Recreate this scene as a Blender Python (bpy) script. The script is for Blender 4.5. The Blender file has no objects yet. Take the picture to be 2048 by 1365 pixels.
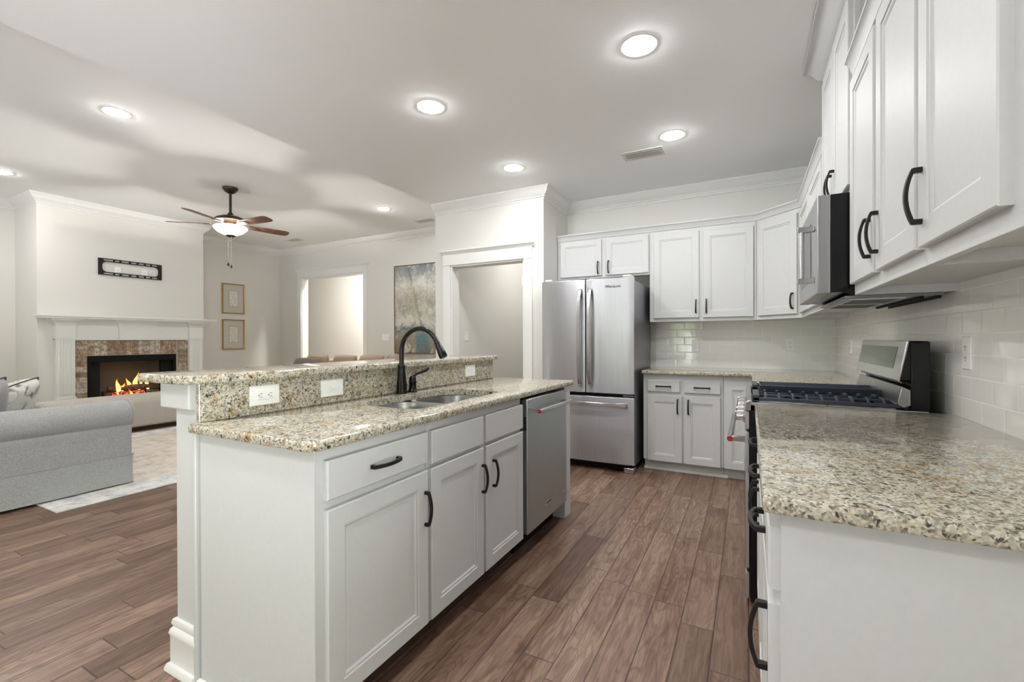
import bpy, bmesh, math, random
from mathutils import Vector, Matrix
random.seed(7)
sc = bpy.context.scene
C = sc.collection
PI = math.pi

# ------------------------------------------------------------------ camera, world, exposure
cam_d = bpy.data.cameras.new('camera')
cam = bpy.data.objects.new('camera', cam_d)
C.objects.link(cam)
sc.camera = cam
YAW, PITCH, ROLL = 0.48346797, -0.00390033, -0.00313218
cam_d.sensor_width = 36.0
cam_d.lens = 901.44 / 2048 * 36.0
cam_d.clip_start = 0.02
fwd = Vector((-math.sin(YAW) * math.cos(PITCH), math.cos(YAW) * math.cos(PITCH), math.sin(PITCH)))
rgt = Vector((math.cos(YAW), math.sin(YAW), 0))
up = rgt.cross(fwd)
r2 = rgt * math.cos(ROLL) + up * math.sin(ROLL)
u2 = up * math.cos(ROLL) - rgt * math.sin(ROLL)
m = Matrix.Identity(4)
for i in range(3):
    m[i][0], m[i][1], m[i][2] = r2[i], u2[i], -fwd[i]
m[2][3] = 1.20
cam.matrix_world = m

sc.view_settings.view_transform = 'Standard'
sc.view_settings.look = 'None'
sc.view_settings.gamma = 1.0
sc.view_settings.use_curve_mapping = False
sc.view_settings.exposure = 0.71

world = bpy.data.worlds.new('world')
sc.world = world
world.use_nodes = True
wn, wl = world.node_tree.nodes, world.node_tree.links
wn.clear()
w_out = wn.new('ShaderNodeOutputWorld')
w_bg = wn.new('ShaderNodeBackground')
w_tc = wn.new('ShaderNodeTexCoord')
w_sep = wn.new('ShaderNodeSeparateXYZ')
w_noise = wn.new('ShaderNodeTexNoise')
w_noise.inputs['Scale'].default_value = 14
w_noise.inputs['Detail'].default_value = 5
w_add = wn.new('ShaderNodeMath'); w_add.operation = 'MULTIPLY_ADD'
w_add.inputs[1].default_value = 0.35
w_r = wn.new('ShaderNodeValToRGB')
w_r.color_ramp.elements[0].position = 0.12
w_r.color_ramp.elements[0].color = (0.93, 0.965, 1.0, 1)      # ground made to glow brighter than the sky, added to light the ceiling
w_r.color_ramp.elements[1].position = 0.46
w_r.color_ramp.elements[1].color = (0.30, 0.31, 0.32, 1)      # bright sky
e_ = w_r.color_ramp.elements.new(0.17); e_.color = (0.15, 0.19, 0.10, 1)   # trees along the horizon
e_ = w_r.color_ramp.elements.new(0.28); e_.color = (0.30, 0.35, 0.22, 1)
e_ = w_r.color_ramp.elements.new(0.38); e_.color = (0.45, 0.50, 0.42, 1)
wl.new(w_tc.outputs['Generated'], w_sep.inputs[0])
wl.new(w_tc.outputs['Generated'], w_noise.inputs['Vector'])
wl.new(w_noise.outputs['Fac'], w_add.inputs[0])
wl.new(w_sep.outputs['Z'], w_add.inputs[2])
wl.new(w_add.outputs[0], w_r.inputs['Fac'])
wl.new(w_r.outputs['Color'], w_bg.inputs['Color'])
w_bg.inputs['Strength'].default_value = 13.5
wl.new(w_bg.outputs[0], w_out.inputs[0])

DOWN_E = 158.0      # emission of the recessed light lenses
FAN_E = 3.5
EXTRA = []

# ------------------------------------------------------------------ helpers
def tag(o, label=None, cat=None, group=None, kind=None):
    if label: o['label'] = label
    if cat: o['category'] = cat
    if group: o['group'] = group
    if kind: o['kind'] = kind
    return o

def thing(name, label, cat, loc=(0, 0, 0), rotz=0.0, group=None, kind=None):
    o = bpy.data.objects.new(name, None)
    C.objects.link(o)
    o.empty_display_size = 0.05
    o.location = loc
    o.rotation_euler = (0, 0, rotz)
    return tag(o, label, cat, group, kind)

def dup(root, loc, rotz=None, label=None):
    r = root.copy(); C.objects.link(r); r.location = loc
    if rotz is not None: r.rotation_euler = (0, 0, rotz)
    if label: r['label'] = label
    for ch in list(root.children):
        c = ch.copy(); C.objects.link(c); c.parent = r
        for g in list(ch.children):
            d = g.copy(); C.objects.link(d); d.parent = c
    return r

class MB:
    def __init__(self):
        self.bm = bmesh.new()
    def face(self, vs):
        try:
            return self.bm.faces.new([v if isinstance(v, bmesh.types.BMVert) else self.bm.verts.new(v) for v in vs])
        except ValueError:
            return None
    def box(self, x0, x1, y0, y1, z0, z1):
        v = [self.bm.verts.new((x, y, z)) for z in (z0, z1) for y in (y0, y1) for x in (x0, x1)]
        for f in ((0, 2, 3, 1), (4, 5, 7, 6), (0, 1, 5, 4), (2, 6, 7, 3), (0, 4, 6, 2), (1, 3, 7, 5)):
            self.bm.faces.new([v[i] for i in f])
        return self
    def rings(self, rings, close=True, cap0=True, cap1=True):
        """list of rings of points -> skin"""
        rr = [[self.bm.verts.new(p) for p in r] for r in rings]
        n = len(rr[0])
        for a, b in zip(rr, rr[1:]):
            for i in range(n if close else n - 1):
                j = (i + 1) % n
                self.bm.faces.new((a[i], a[j], b[j], b[i]))
        if cap0: self.bm.faces.new(rr[0][::-1])
        if cap1: self.bm.faces.new(rr[-1])
        return self
    def cyl(self, p0, p1, r0, r1=None, n=20, cap=True):
        r1 = r0 if r1 is None else r1
        p0, p1 = Vector(p0), Vector(p1)
        d = (p1 - p0).normalized()
        a = d.orthogonal().normalized(); b = d.cross(a)
        rs = []
        for p, r in ((p0, r0), (p1, r1)):
            rs.append([p + (a * math.cos(2 * PI * i / n) + b * math.sin(2 * PI * i / n)) * r for i in range(n)])
        return self.rings(rs, True, cap, cap)
    def tube(self, pts, r, n=12, cap=True):
        pts = [Vector(p) for p in pts]
        rad = r if isinstance(r, (list, tuple)) else [r] * len(pts)
        rs = []
        prev = None
        for i, p in enumerate(pts):
            d = (pts[min(i + 1, len(pts) - 1)] - pts[max(i - 1, 0)]).normalized()
            if prev is None:
                a = d.orthogonal().normalized()
            else:
                a = (prev - d * prev.dot(d)).normalized()
            prev = a
            b = d.cross(a)
            rs.append([p + (a * math.cos(2 * PI * k / n) + b * math.sin(2 * PI * k / n)) * rad[i] for k in range(n)])
        return self.rings(rs, True, cap, cap)
    def bar(self, pts, up, w, t):
        """rectangular section sweep: w along 'up x dir' side vector given as constant axis up, t the other"""
        pts = [Vector(p) for p in pts]; up = Vector(up).normalized()
        rs = []
        for i, p in enumerate(pts):
            d = (pts[min(i + 1, len(pts) - 1)] - pts[max(i - 1, 0)]).normalized()
            nrm = d.cross(up).normalized()
            rs.append([p + up * w / 2 + nrm * t / 2, p - up * w / 2 + nrm * t / 2, p - up * w / 2 - nrm * t / 2, p + up * w / 2 - nrm * t / 2])
        return self.rings(rs)
    def lathe(self, prof, c=(0, 0, 0), n=32, cap=True):
        rs = [[(c[0] + r * math.cos(2 * PI * i / n), c[1] + r * math.sin(2 * PI * i / n), c[2] + z) for i in range(n)] for r, z in prof]
        return self.rings(rs, True, cap, cap)
    def prism(self, poly, axis, a, b):
        """poly: list of 2D pts; axis 'x': (y,z), 'y': (x,z), 'z': (x,y)"""
        def P(q, t):
            return (t, q[0], q[1]) if axis == 'x' else ((q[0], t, q[1]) if axis == 'y' else (q[0], q[1], t))
        return self.rings([[P(q, a) for q in poly], [P(q, b) for q in poly]])
    def sweep(self, path, prof, side=1, closed=False):
        """mitred sweep of a moulding profile [(out,z)...] along an XY path; out is to the left (side=1) of travel"""
        P = [Vector((p[0], p[1])) for p in path]
        n = len(P)
        rs = []
        for i in range(n):
            d0 = (P[i] - P[i - 1]).normalized() if (i > 0 or closed) else None
            d1 = (P[(i + 1) % n] - P[i]).normalized() if (i < n - 1 or closed) else None
            d0 = d0 or d1; d1 = d1 or d0
            n0 = Vector((-d0.y, d0.x)) * side; n1 = Vector((-d1.y, d1.x)) * side
            mt = (n0 + n1); mt = mt / max(mt.dot(n0), 1e-4)
            rs.append([(P[i].x + mt.x * o, P[i].y + mt.y * o, z) for o, z in prof])
        if closed: rs.append(rs[0])
        return self.rings(rs, True, not closed, not closed)
    def panel_door(self, x0, x1, z0, z1, y0=0.0, t=0.02, fw=0.057, depth=0.009):
        """cabinet door: flat frame, moulded inner edge, recessed flat panel. front at y0, back at y0+t"""
        def ring(ins, y):
            return [(x0 + ins, y0 + y, z0 + ins), (x1 - ins, y0 + y, z0 + ins), (x1 - ins, y0 + y, z1 - ins), (x0 + ins, y0 + y, z1 - ins)]
        rs = [ring(0, t), ring(0, .003), ring(.003, 0), ring(fw, 0), ring(fw + .002, .004), ring(fw + .005, .0035), ring(fw + .010, .0045), ring(fw + .016, depth)]
        return self.rings(rs)
    def slab(self, x0, x1, z0, z1, y0=0.0, t=0.02, e=.004):
        def ring(ins, y):
            return [(x0 + ins, y0 + y, z0 + ins), (x1 - ins, y0 + y, z0 + ins), (x1 - ins, y0 + y, z1 - ins), (x0 + ins, y0 + y, z1 - ins)]
        return self.rings([ring(0, t), ring(0, e), ring(e, 0)])
    def xform(self, M):
        bmesh.ops.transform(self.bm, matrix=M, verts=self.bm.verts); return self
    def build(self, name, mat, parent=None, bevel=0, smooth=True, angle=38, subsurf=0):
        bmesh.ops.recalc_face_normals(self.bm, faces=self.bm.faces)
        me = bpy.data.meshes.new(name)
        self.bm.to_mesh(me); self.bm.free()
        me.materials.append(mat)
        if smooth:
            me.polygons.foreach_set('use_smooth', [True] * len(me.polygons))
            me.set_sharp_from_angle(angle=math.radians(angle))
        o = bpy.data.objects.new(name, me)
        C.objects.link(o)
        if parent is not None: o.parent = parent
        if bevel:
            b = o.modifiers.new('bevel', 'BEVEL'); b.width = bevel; b.segments = 2; b.limit_method = 'ANGLE'; b.angle_limit = math.radians(40)
        if subsurf:
            s = o.modifiers.new('subsurf', 'SUBSURF'); s.levels = subsurf; s.render_levels = subsurf
        return o

def struct(o):
    o['kind'] = 'structure'; return o

def text_mesh(s, size, name, mat, parent, loc, rot, extrude=.0006):
    cu = bpy.data.curves.new('lettering', 'FONT'); cu.body = s; cu.size = size; cu.extrude = extrude
    cu.align_x = 'CENTER'; cu.align_y = 'CENTER'
    tmp = bpy.data.objects.new('lettering_tmp', cu); C.objects.link(tmp)
    dg = bpy.context.evaluated_depsgraph_get()
    me = bpy.data.meshes.new_from_object(tmp.evaluated_get(dg))
    bpy.data.objects.remove(tmp); bpy.data.curves.remove(cu)
    me.materials.clear(); me.materials.append(mat)
    o = bpy.data.objects.new(name, me); C.objects.link(o)
    o.parent = parent; o.location = loc; o.rotation_euler = rot
    return o

# ------------------------------------------------------------------ materials
def srgb(r, g, b):
    f = lambda c: (c / 255) / 12.92 if c / 255 <= .04045 else ((c / 255 + .055) / 1.055) ** 2.4
    return (f(r), f(g), f(b), 1)

class NT:
    def __init__(self, name):
        self.m = bpy.data.materials.new(name); self.m.use_nodes = True
        self.t = self.m.node_tree; self.t.nodes.clear()
        self.out = self.n('ShaderNodeOutputMaterial')
        self.b = self.n('ShaderNodeBsdfPrincipled')
        self.l(self.b.outputs[0], self.out.inputs[0])
    def n(self, ty, **kw):
        nd = self.t.nodes.new(ty)
        for k, v in kw.items():
            setattr(nd, k, v)
        return nd
    def l(self, a, b): self.t.links.new(a, b)
    def set(self, **kw):
        for k, v in kw.items():
            self.b.inputs[k.replace('_', ' ')].default_value = v
        return self
    def coord(self, scale=(1, 1, 1), kind='Object', loc=(0, 0, 0), rot=(0, 0, 0)):
        tc = self.n('ShaderNodeTexCoord'); mp = self.n('ShaderNodeMapping')
        mp.inputs['Scale'].default_value = scale; mp.inputs['Location'].default_value = loc; mp.inputs['Rotation'].default_value = rot
        self.l(tc.outputs[kind], mp.inputs[0]); return mp.outputs[0]
    def noise(self, vec, scale, detail=3, rough=.5, dist=0):
        nd = self.n('ShaderNodeTexNoise')
        nd.inputs['Scale'].default_value = scale; nd.inputs['Detail'].default_value = detail
        nd.inputs['Roughness'].default_value = rough; nd.inputs['Distortion'].default_value = dist
        if vec is not None: self.l(vec, nd.inputs['Vector'])
        return nd
    def ramp(self, fac, stops, interp='LINEAR'):
        nd = self.n('ShaderNodeValToRGB'); cr = nd.color_ramp; cr.interpolation = interp
        while len(cr.elements) > 1: cr.elements.remove(cr.elements[-1])
        cr.elements[0].position, cr.elements[0].color = stops[0]
        for p, c in stops[1:]:
            e = cr.elements.new(p); e.color = c
        self.l(fac, nd.inputs[0]); return nd.outputs[0]
    def mix(self, fac, a, b, mode='MIX'):
        nd = self.n('ShaderNodeMix', data_type='RGBA', blend_type=mode)
        for s, v in ((nd.inputs[0], fac), (nd.inputs[6], a), (nd.inputs[7], b)):
            if isinstance(v, (int, float, tuple)): s.default_value = v
            else: self.l(v, s)
        return nd.outputs[2]
    def math(self, op, a, b=None, c=None):
        nd = self.n('ShaderNodeMath', operation=op)
        for i, v in enumerate((a, b, c)):
            if v is None: continue
            if isinstance(v, (int, float)): nd.inputs[i].default_value = v
            else: self.l(v, nd.inputs[i])
        return nd.outputs[0]
    def bump(self, h, strength=.2, dist=.01):
        nd = self.n('ShaderNodeBump'); nd.inputs['Strength'].default_value = strength; nd.inputs['Distance'].default_value = dist
        self.l(h, nd.inputs['Height']); self.l(nd.outputs[0], self.b.inputs['Normal']); return nd
    def color(self, s): self.l(s, self.b.inputs['Base Color'])

BW = lambda v: (v, v, v, 1)

def simple(name, col, rough=.5, metal=0.0, spec=.5, bump=0, bscale=60):
    t = NT(name); t.set(Base_Color=col, Roughness=rough, Metallic=metal)
    t.b.inputs['Specular IOR Level'].default_value = spec
    v = t.coord()
    nz = t.noise(v, bscale, 3)
    c = t.mix(.04, col, t.ramp(nz.outputs['Fac'], [(.3, BW(.25)), (.7, BW(1))]), 'MULTIPLY')
    t.color(c)
    if bump: t.bump(nz.outputs['Fac'], bump, .002)
    return t.m

M = {}
M['cab'] = simple('cabinet_paint', srgb(200, 200, 199), .46, spec=.25)
M['trimw'] = simple('trim_paint', srgb(228, 228, 224), .4)
M['wall'] = simple('wall_paint', srgb(220, 218, 212), .85, bump=.05, bscale=220)
M['ceil'] = simple('ceiling_paint', srgb(246, 247, 246), .9, bump=.04, bscale=260)
M['plastic'] = simple('white_plastic', srgb(240, 240, 238), .3)
M['slot'] = simple('slot_grey', srgb(95, 95, 92), .6)
M['bronze'] = simple('dark_bronze', srgb(38, 36, 36), .38, .5)
M['faucet'] = simple('faucet_bronze', srgb(46, 44, 43), .25, .8)
M['black'] = simple('black_enamel', srgb(12, 13, 14), .2, spec=.3)
M['blackm'] = simple('black_matte', srgb(12, 12, 13), .6, spec=.2)
M['iron'] = simple('cast_iron', srgb(52, 57, 68), .45, .2, bump=.25, bscale=500)
M['chrome'] = simple('chrome', srgb(215, 215, 218), .12, 1.0)
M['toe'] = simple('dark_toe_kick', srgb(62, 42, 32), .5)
M['red'] = simple('red_enamel', srgb(170, 28, 38), .3)
M['gold'] = simple('gold_leaf', srgb(176, 142, 78), .4, .7)
M['mat_board'] = simple('mat_board', srgb(196, 191, 182), .9)
M['plaster'] = simple('plaster_relief', srgb(222, 218, 212), .8)
M['fanwood_dark'] = simple('fan_housing_bronze', srgb(62, 50, 40), .35, .6)
M['chain'] = simple('pull_chain', srgb(190, 182, 160), .3, .8)
M['firebrick'] = simple('firebrick', srgb(112, 108, 102), .95, bump=.3, bscale=40)
M['slate'] = simple('dark_reveal', srgb(10, 10, 10), .8)
M['grille'] = simple('vent_metal', srgb(214, 212, 205), .5)

def m_granite():
    t = NT('granite')
    v = t.coord()
    warp = t.noise(v, 35, 2)
    vv = t.n('ShaderNodeVectorMath', operation='MULTIPLY_ADD')
    t.l(warp.outputs['Color'], vv.inputs[0]); vv.inputs[1].default_value = (.012, .012, .012); t.l(v, vv.inputs[2])
    vo = t.n('ShaderNodeTexVoronoi'); vo.inputs['Scale'].default_value = 230; t.l(vv.outputs[0], vo.inputs['Vector'])
    sp = t.n('ShaderNodeSeparateColor'); t.l(vo.outputs['Color'], sp.inputs[0])
    base = t.ramp(sp.outputs[0], [(0, srgb(180, 173, 157)), (.22, srgb(202, 196, 180)), (.44, srgb(160, 153, 138)), (.6, srgb(188, 177, 154)),
                                  (.74, srgb(132, 126, 114)), (.83, srgb(206, 201, 187)), (.94, srgb(106, 100, 90))], 'CONSTANT')
    n1 = t.noise(v, 17, 4, .62)
    gold = t.ramp(n1.outputs['Fac'], [(.55, BW(0)), (.68, BW(1))])
    c = t.mix(gold, base, t.mix(.7, base, srgb(218, 178, 108), 'MULTIPLY'))
    n3 = t.noise(v, 44, 3, .6)
    grey = t.ramp(n3.outputs['Fac'], [(.55, BW(0)), (.63, BW(.6))])
    c = t.mix(grey, c, srgb(104, 101, 96))
    n2 = t.noise(v, 66, 3, .6, .4)
    dark = t.ramp(n2.outputs['Fac'], [(.595, BW(0)), (.64, BW(.88))])
    c = t.mix(dark, c, srgb(40, 35, 32))
    t.color(c); t.set(Roughness=.06); t.b.inputs['Specular IOR Level'].default_value = .6
    return t.m
M['granite'] = m_granite()

def m_floor():
    t = NT('hickory_floor')
    tc = t.n('ShaderNodeTexCoord'); sep = t.n('ShaderNodeSeparateXYZ'); t.l(tc.outputs['Object'], sep.inputs[0])
    # plank layout: rows across X, boards along Y, random start per row
    W, L = .128, .74
    rowf = t.math('DIVIDE', sep.outputs['X'], W)
    row = t.math('FLOOR', rowf)
    wn1 = t.n('ShaderNodeTexWhiteNoise', noise_dimensions='1D'); t.l(row, wn1.inputs['W'])
    yo = t.math('MULTIPLY_ADD', wn1.outputs['Value'], 3.7, t.math('DIVIDE', sep.outputs['Y'], L))
    brd = t.math('FLOOR', yo)
    cb = t.n('ShaderNodeCombineXYZ'); t.l(row, cb.inputs[0]); t.l(brd, cb.inputs[1])
    wn2 = t.n('ShaderNodeTexWhiteNoise', noise_dimensions='3D'); t.l(cb.outputs[0], wn2.inputs['Vector'])
    fx = t.math('FRACT', rowf); fy = t.math('FRACT', yo)
    ex = t.math('MINIMUM', fx, t.math('SUBTRACT', 1.0, fx))
    ey = t.math('MINIMUM', fy, t.math('SUBTRACT', 1.0, fy))
    gx = t.math('MULTIPLY', ex, W); gy = t.math('MULTIPLY', ey, L)
    gap = t.math('MINIMUM', gx, gy)
    gapm = t.ramp(t.math('MULTIPLY', gap, 200), [(.25, BW(0)), (.62, BW(1))])
    # grain
    mp = t.n('ShaderNodeMapping'); t.l(tc.outputs['Object'], mp.inputs[0]); mp.inputs['Scale'].default_value = (1, .09, 1)
    off = t.n('ShaderNodeVectorMath', operation='MULTIPLY_ADD'); t.l(wn2.outputs['Color'], off.inputs[0]); off.inputs[1].default_value = (7, 7, 7); t.l(mp.outputs[0], off.inputs[2])
    g1 = t.noise(off.outputs[0], 60, 5, .6, .8)
    g2 = t.noise(off.outputs[0], 9, 3, .55, 1.5)
    # cathedral figure: contour lines of a stretched noise
    mp2 = t.n('ShaderNodeMapping'); t.l(tc.outputs['Object'], mp2.inputs[0]); mp2.inputs['Scale'].default_value = (1, .22, 1)
    off2 = t.n('ShaderNodeVectorMath', operation='MULTIPLY_ADD'); t.l(wn2.outputs['Color'], off2.inputs[0]); off2.inputs[1].default_value = (9, 9, 9); t.l(mp2.outputs[0], off2.inputs[2])
    fig = t.noise(off2.outputs[0], 7, 2, .45, .3)
    lines = t.math('ABSOLUTE', t.math('SUBTRACT', t.math('FRACT', t.math('MULTIPLY', fig.outputs['Fac'], 16.0)), .5))
    base = t.ramp(wn2.outputs['Value'], [(0, srgb(116, 90, 74)), (.3, srgb(146, 120, 103)), (.6, srgb(160, 133, 114)), (.85, srgb(133, 106, 89)), (1, srgb(152, 128, 113))])
    c = t.mix(.55, base, t.ramp(g1.outputs['Fac'], [(.38, srgb(150, 128, 114)), (.60, BW(1))]), 'MULTIPLY')
    wmask = t.math('MULTIPLY', t.ramp(wn2.outputs['Value'], [(.25, BW(.15)), (.6, BW(.75))]), t.ramp(lines, [(.06, BW(1)), (.2, BW(0))]))
    c = t.mix(t.math('MULTIPLY', wmask, .55), c, srgb(84, 58, 44))
    c = t.mix(.6, c, t.ramp(g2.outputs['Fac'], [(.3, srgb(168, 142, 126)), (.62, BW(1))]), 'MULTIPLY')
    kn = t.noise(tc.outputs['Object'], 5.5, 3, .6)
    c = t.mix(t.ramp(kn.outputs['Fac'], [(.60, BW(0)), (.74, BW(.55))]), c, srgb(70, 46, 35))
    c = t.mix(gapm, t.mix(.75, c, srgb(44, 28, 20)), c)
    t.color(c)
    t.set(Roughness=.34)
    hh = t.math('MULTIPLY_ADD', g1.outputs['Fac'], .25, t.math('MULTIPLY', t.math('MULTIPLY_ADD', g2.outputs['Fac'], .8, 1.0), gapm))
    t.bump(hh, .28, .004)
    return t.m
M['floor'] = m_floor()

def m_tile(axis):
    t = NT('subway_tile_' + axis)
    tc = t.n('ShaderNodeTexCoord'); sep = t.n('ShaderNodeSeparateXYZ'); t.l(tc.outputs['Object'], sep.inputs[0])
    W, Hh, G = .153, .0768, .0022
    u = t.math('ADD', sep.outputs['Y' if axis == 'y' else 'X'], 20.0 - (1.844 if axis == 'y' else -.543))
    vz = t.math('DIVIDE', t.math('SUBTRACT', sep.outputs['Z'], .909), Hh)
    row = t.math('FLOOR', vz)
    sh = t.math('MULTIPLY', t.math('MODULO', row, 2.0), .5)
    uu = t.math('ADD', t.math('DIVIDE', u, W), sh)
    colm = t.math('FLOOR', uu)
    fx, fy = t.math('FRACT', uu), t.math('FRACT', vz)
    ex = t.math('MULTIPLY', t.math('MINIMUM', fx, t.math('SUBTRACT', 1.0, fx)), W)
    ey = t.math('MULTIPLY', t.math('MINIMUM', fy, t.math('SUBTRACT', 1.0, fy)), Hh)
    d = t.math('MINIMUM', ex, ey)
    msk = t.ramp(t.math('DIVIDE', d, G * 1.0), [(.38, BW(0)), (.62, BW(1))])
    pil = t.ramp(t.math('DIVIDE', d, .009), [(0, BW(0)), (.45, BW(.8)), (1, BW(1))])
    cb = t.n('ShaderNodeCombineXYZ'); t.l(colm, cb.inputs[0]); t.l(row, cb.inputs[1])
    wn_ = t.n('ShaderNodeTexWhiteNoise', noise_dimensions='3D'); t.l(cb.outputs[0], wn_.inputs['Vector'])
    base = t.mix(wn_.outputs['Value'], srgb(232, 231, 227), srgb(237, 236, 232))
    t.color(t.mix(msk, srgb(246, 245, 240), base))
    rr = t.ramp(msk, [(0, BW(.7)), (1, BW(.07))]); t.l(rr, t.b.inputs['Roughness'])
    nz = t.noise(tc.outputs['Object'], 14, 2)
    # each tile leans a little its own way
    wc = t.n('ShaderNodeSeparateColor'); t.l(wn_.outputs['Color'], wc.inputs[0])
    lean = t.math('ADD', t.math('MULTIPLY', t.math('SUBTRACT', wc.outputs[0], .5), fx), t.math('MULTIPLY', t.math('SUBTRACT', wc.outputs[1], .5), fy))
    h = t.math('ADD', t.math('MULTIPLY_ADD', nz.outputs['Fac'], .9, pil), t.math('MULTIPLY', lean, .5))
    t.bump(h, .35, .0016)
    return t.m
M['tile_y'] = m_tile('y'); M['tile_x'] = m_tile('x')

def m_steel(name, col=(176, 177, 182), rough=.24, vertical=True, strength=.05):
    t = NT(name)
    v = t.coord((400, 400, 3) if vertical else (3, 3, 400))
    nz = t.noise(v, 1, 3)
    c = t.ramp(nz.outputs['Fac'], [(.3, srgb(*[max(0, k - 12) for k in col])), (.7, srgb(*col))])
    t.color(c); t.set(Metallic=1.0, Roughness=rough)
    t.b.inputs['Anisotropic'].default_value = .88
    t.b.inputs['Anisotropic Rotation'].default_value = .25 if vertical else 0
    tg = t.n('ShaderNodeTangent', direction_type='RADIAL', axis='Z'); t.l(tg.outputs[0], t.b.inputs['Tangent'])
    big = t.noise(t.coord((3.0, 3.0, .9)), 1.6, 1)
    t.bump(t.math('MULTIPLY_ADD', nz.outputs['Fac'], .05, big.outputs['Fac']), strength, .05)
    return t.m
M['steel'] = m_steel('brushed_steel', (184, 184, 187), .36, True, .10)
M['steel_dw'] = m_steel('brushed_steel_dark', (186, 190, 192), .36, True, .02)
M['steel_side'] = simple('grey_side_steel', srgb(140, 140, 146), .35, .9)
M['steel_h'] = m_steel('brushed_steel_handle', (205, 204, 206), .2, True, 0)
M['sink'] = m_steel('sink_steel', (186, 187, 190), .26, False, 0)

def m_fabric(name, c0, c1, scale=420, bump=.35):
    t = NT(name)
    v = t.coord()
    n1 = t.noise(v, scale, 2, .7); n2 = t.noise(t.coord((1, 1, 3)), scale * .35, 3, .6); n3 = t.noise(v, 5, 2)
    f = t.math('MULTIPLY_ADD', n2.outputs['Fac'], .5, t.math('MULTIPLY', n1.outputs['Fac'], .5))
    c = t.ramp(f, [(.36, srgb(*c0)), (.64, srgb(*c1))])
    c = t.mix(.15, c, t.ramp(n3.outputs['Fac'], [(.3, BW(.6)), (.7, BW(1))]), 'MULTIPLY')
    t.color(c); t.set(Roughness=.95); t.b.inputs['Sheen Weight'].default_value = .25
    t.b.inputs['Specular IOR Level'].default_value = .15
    t.bump(n1.outputs['Fac'], bump, .002)
    return t.m
M['sofa'] = m_fabric('grey_heather', (126, 126, 127), (190, 190, 190))
M['tan'] = m_fabric('tan_cushion', (150, 130, 108), (186, 164, 140))
M['taupe'] = m_fabric('taupe_cushion', (112, 102, 94), (152, 140, 130))
M['ottoman'] = m_fabric('beige_velvet', (176, 168, 160), (206, 198, 190), 200, .15)
M['piping'] = m_fabric('dark_piping', (60, 60, 62), (90, 90, 92))

def m_pattern_pillow():
    t = NT('inky_pillow')
    v = t.coord()
    n = t.noise(v, 9, 4, .55, .8)
    c = t.ramp(n.outputs['Fac'], [(.36, srgb(120, 122, 124)), (.46, srgb(205, 203, 198)), (.6, srgb(226, 224, 218)), (.72, srgb(150, 150, 150))])
    t.color(c); t.set(Roughness=.9); t.bump(t.noise(v, 300, 2).outputs['Fac'], .2, .002); return t.m
M['inky'] = m_pattern_pillow()

def m_rug():
    t = NT('distressed_rug')
    tc = t.n('ShaderNodeTexCoord'); v = tc.outputs['Object']
    sep = t.n('ShaderNodeSeparateXYZ'); t.l(v, sep.inputs[0])
    n1 = t.noise(v, 7, 6, .7); n2 = t.noise(v, 60, 4, .7); n3 = t.noise(v, 2.2, 3, .6)
    a = t.ramp(n1.outputs['Fac'], [(.35, srgb(196, 184, 170)), (.5, srgb(218, 209, 198)), (.68, srgb(226, 221, 214))])
    b = t.ramp(n1.outputs['Fac'], [(.36, srgb(184, 186, 190)), (.52, srgb(222, 221, 218)), (.7, srgb(234, 232, 228))])
    dx = t.math('MINIMUM', t.math('ADD', sep.outputs['X'], 6.99), t.math('SUBTRACT', -4.25, sep.outputs['X']))
    dy = t.math('MINIMUM', t.math('SUBTRACT', sep.outputs['Y'], 1.29), t.math('SUBTRACT', 4.95, sep.outputs['Y']))
    d = t.math('MINIMUM', dx, dy)
    edge = t.ramp(t.math('MULTIPLY_ADD', n3.outputs['Fac'], .15, d), [(.30, BW(1)), (.42, BW(0))])
    c = t.mix(edge, a, b)
    c = t.mix(.35, c, t.ramp(n2.outputs['Fac'], [(.35, BW(.55)), (.6, BW(1))]), 'MULTIPLY')
    t.color(c); t.set(Roughness=1.0); t.b.inputs['Specular IOR Level'].default_value = .1
    t.bump(n2.outputs['Fac'], .3, .004); return t.m
M['rug'] = m_rug()

def m_wood(name, c0, c1, along='X', rough=.4, scale=18):
    t = NT(name)
    s = {'X': (.12, 1, 1), 'Y': (1, .12, 1), 'Z': (1, 1, .12)}[along]
    n = t.noise(t.coord(s), scale, 5, .6, 1.2)
    t.color(t.ramp(n.outputs['Fac'], [(.35, srgb(*c0)), (.65, srgb(*c1))])); t.set(Roughness=rough)
    t.bump(n.outputs['Fac'], .1, .002); return t.m
M['blade'] = m_wood('fan_blade_walnut', (84, 52, 34), (128, 82, 54), 'X')
M['log'] = m_wood('log_bark', (58, 38, 28), (150, 120, 96), 'X', .9, 30)

def m_brick():
    t = NT('fireplace_brick')
    at = t.n('ShaderNodeAttribute'); at.attribute_name = 'tint'
    v = t.coord()
    n1 = t.noise(v, 28, 5, .7); n2 = t.noise(v, 90, 4, .7)
    base = t.ramp(at.outputs['Fac'], [(0, srgb(134, 104, 78)), (.4, srgb(156, 124, 96)), (.65, srgb(152, 134, 118)), (1, srgb(178, 166, 154))])
    c = t.mix(.5, base, t.ramp(n2.outputs['Fac'], [(.3, srgb(120, 100, 84)), (.6, BW(1))]), 'MULTIPLY')
    amt = t.math('MULTIPLY', t.ramp(n1.outputs['Fac'], [(.44, BW(0)), (.6, BW(1))]), t.ramp(at.outputs['Fac'], [(.1, BW(.45)), (.6, BW(.95))]))
    c = t.mix(amt, c, srgb(206, 198, 188))
    t.color(c); t.set(Roughness=.92); t.bump(n1.outputs['Fac'], .6, .006); return t.m
M['brick'] = m_brick()
M['mortar'] = simple('mortar', srgb(168, 160, 148), .95, bump=.3, bscale=200)

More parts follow.
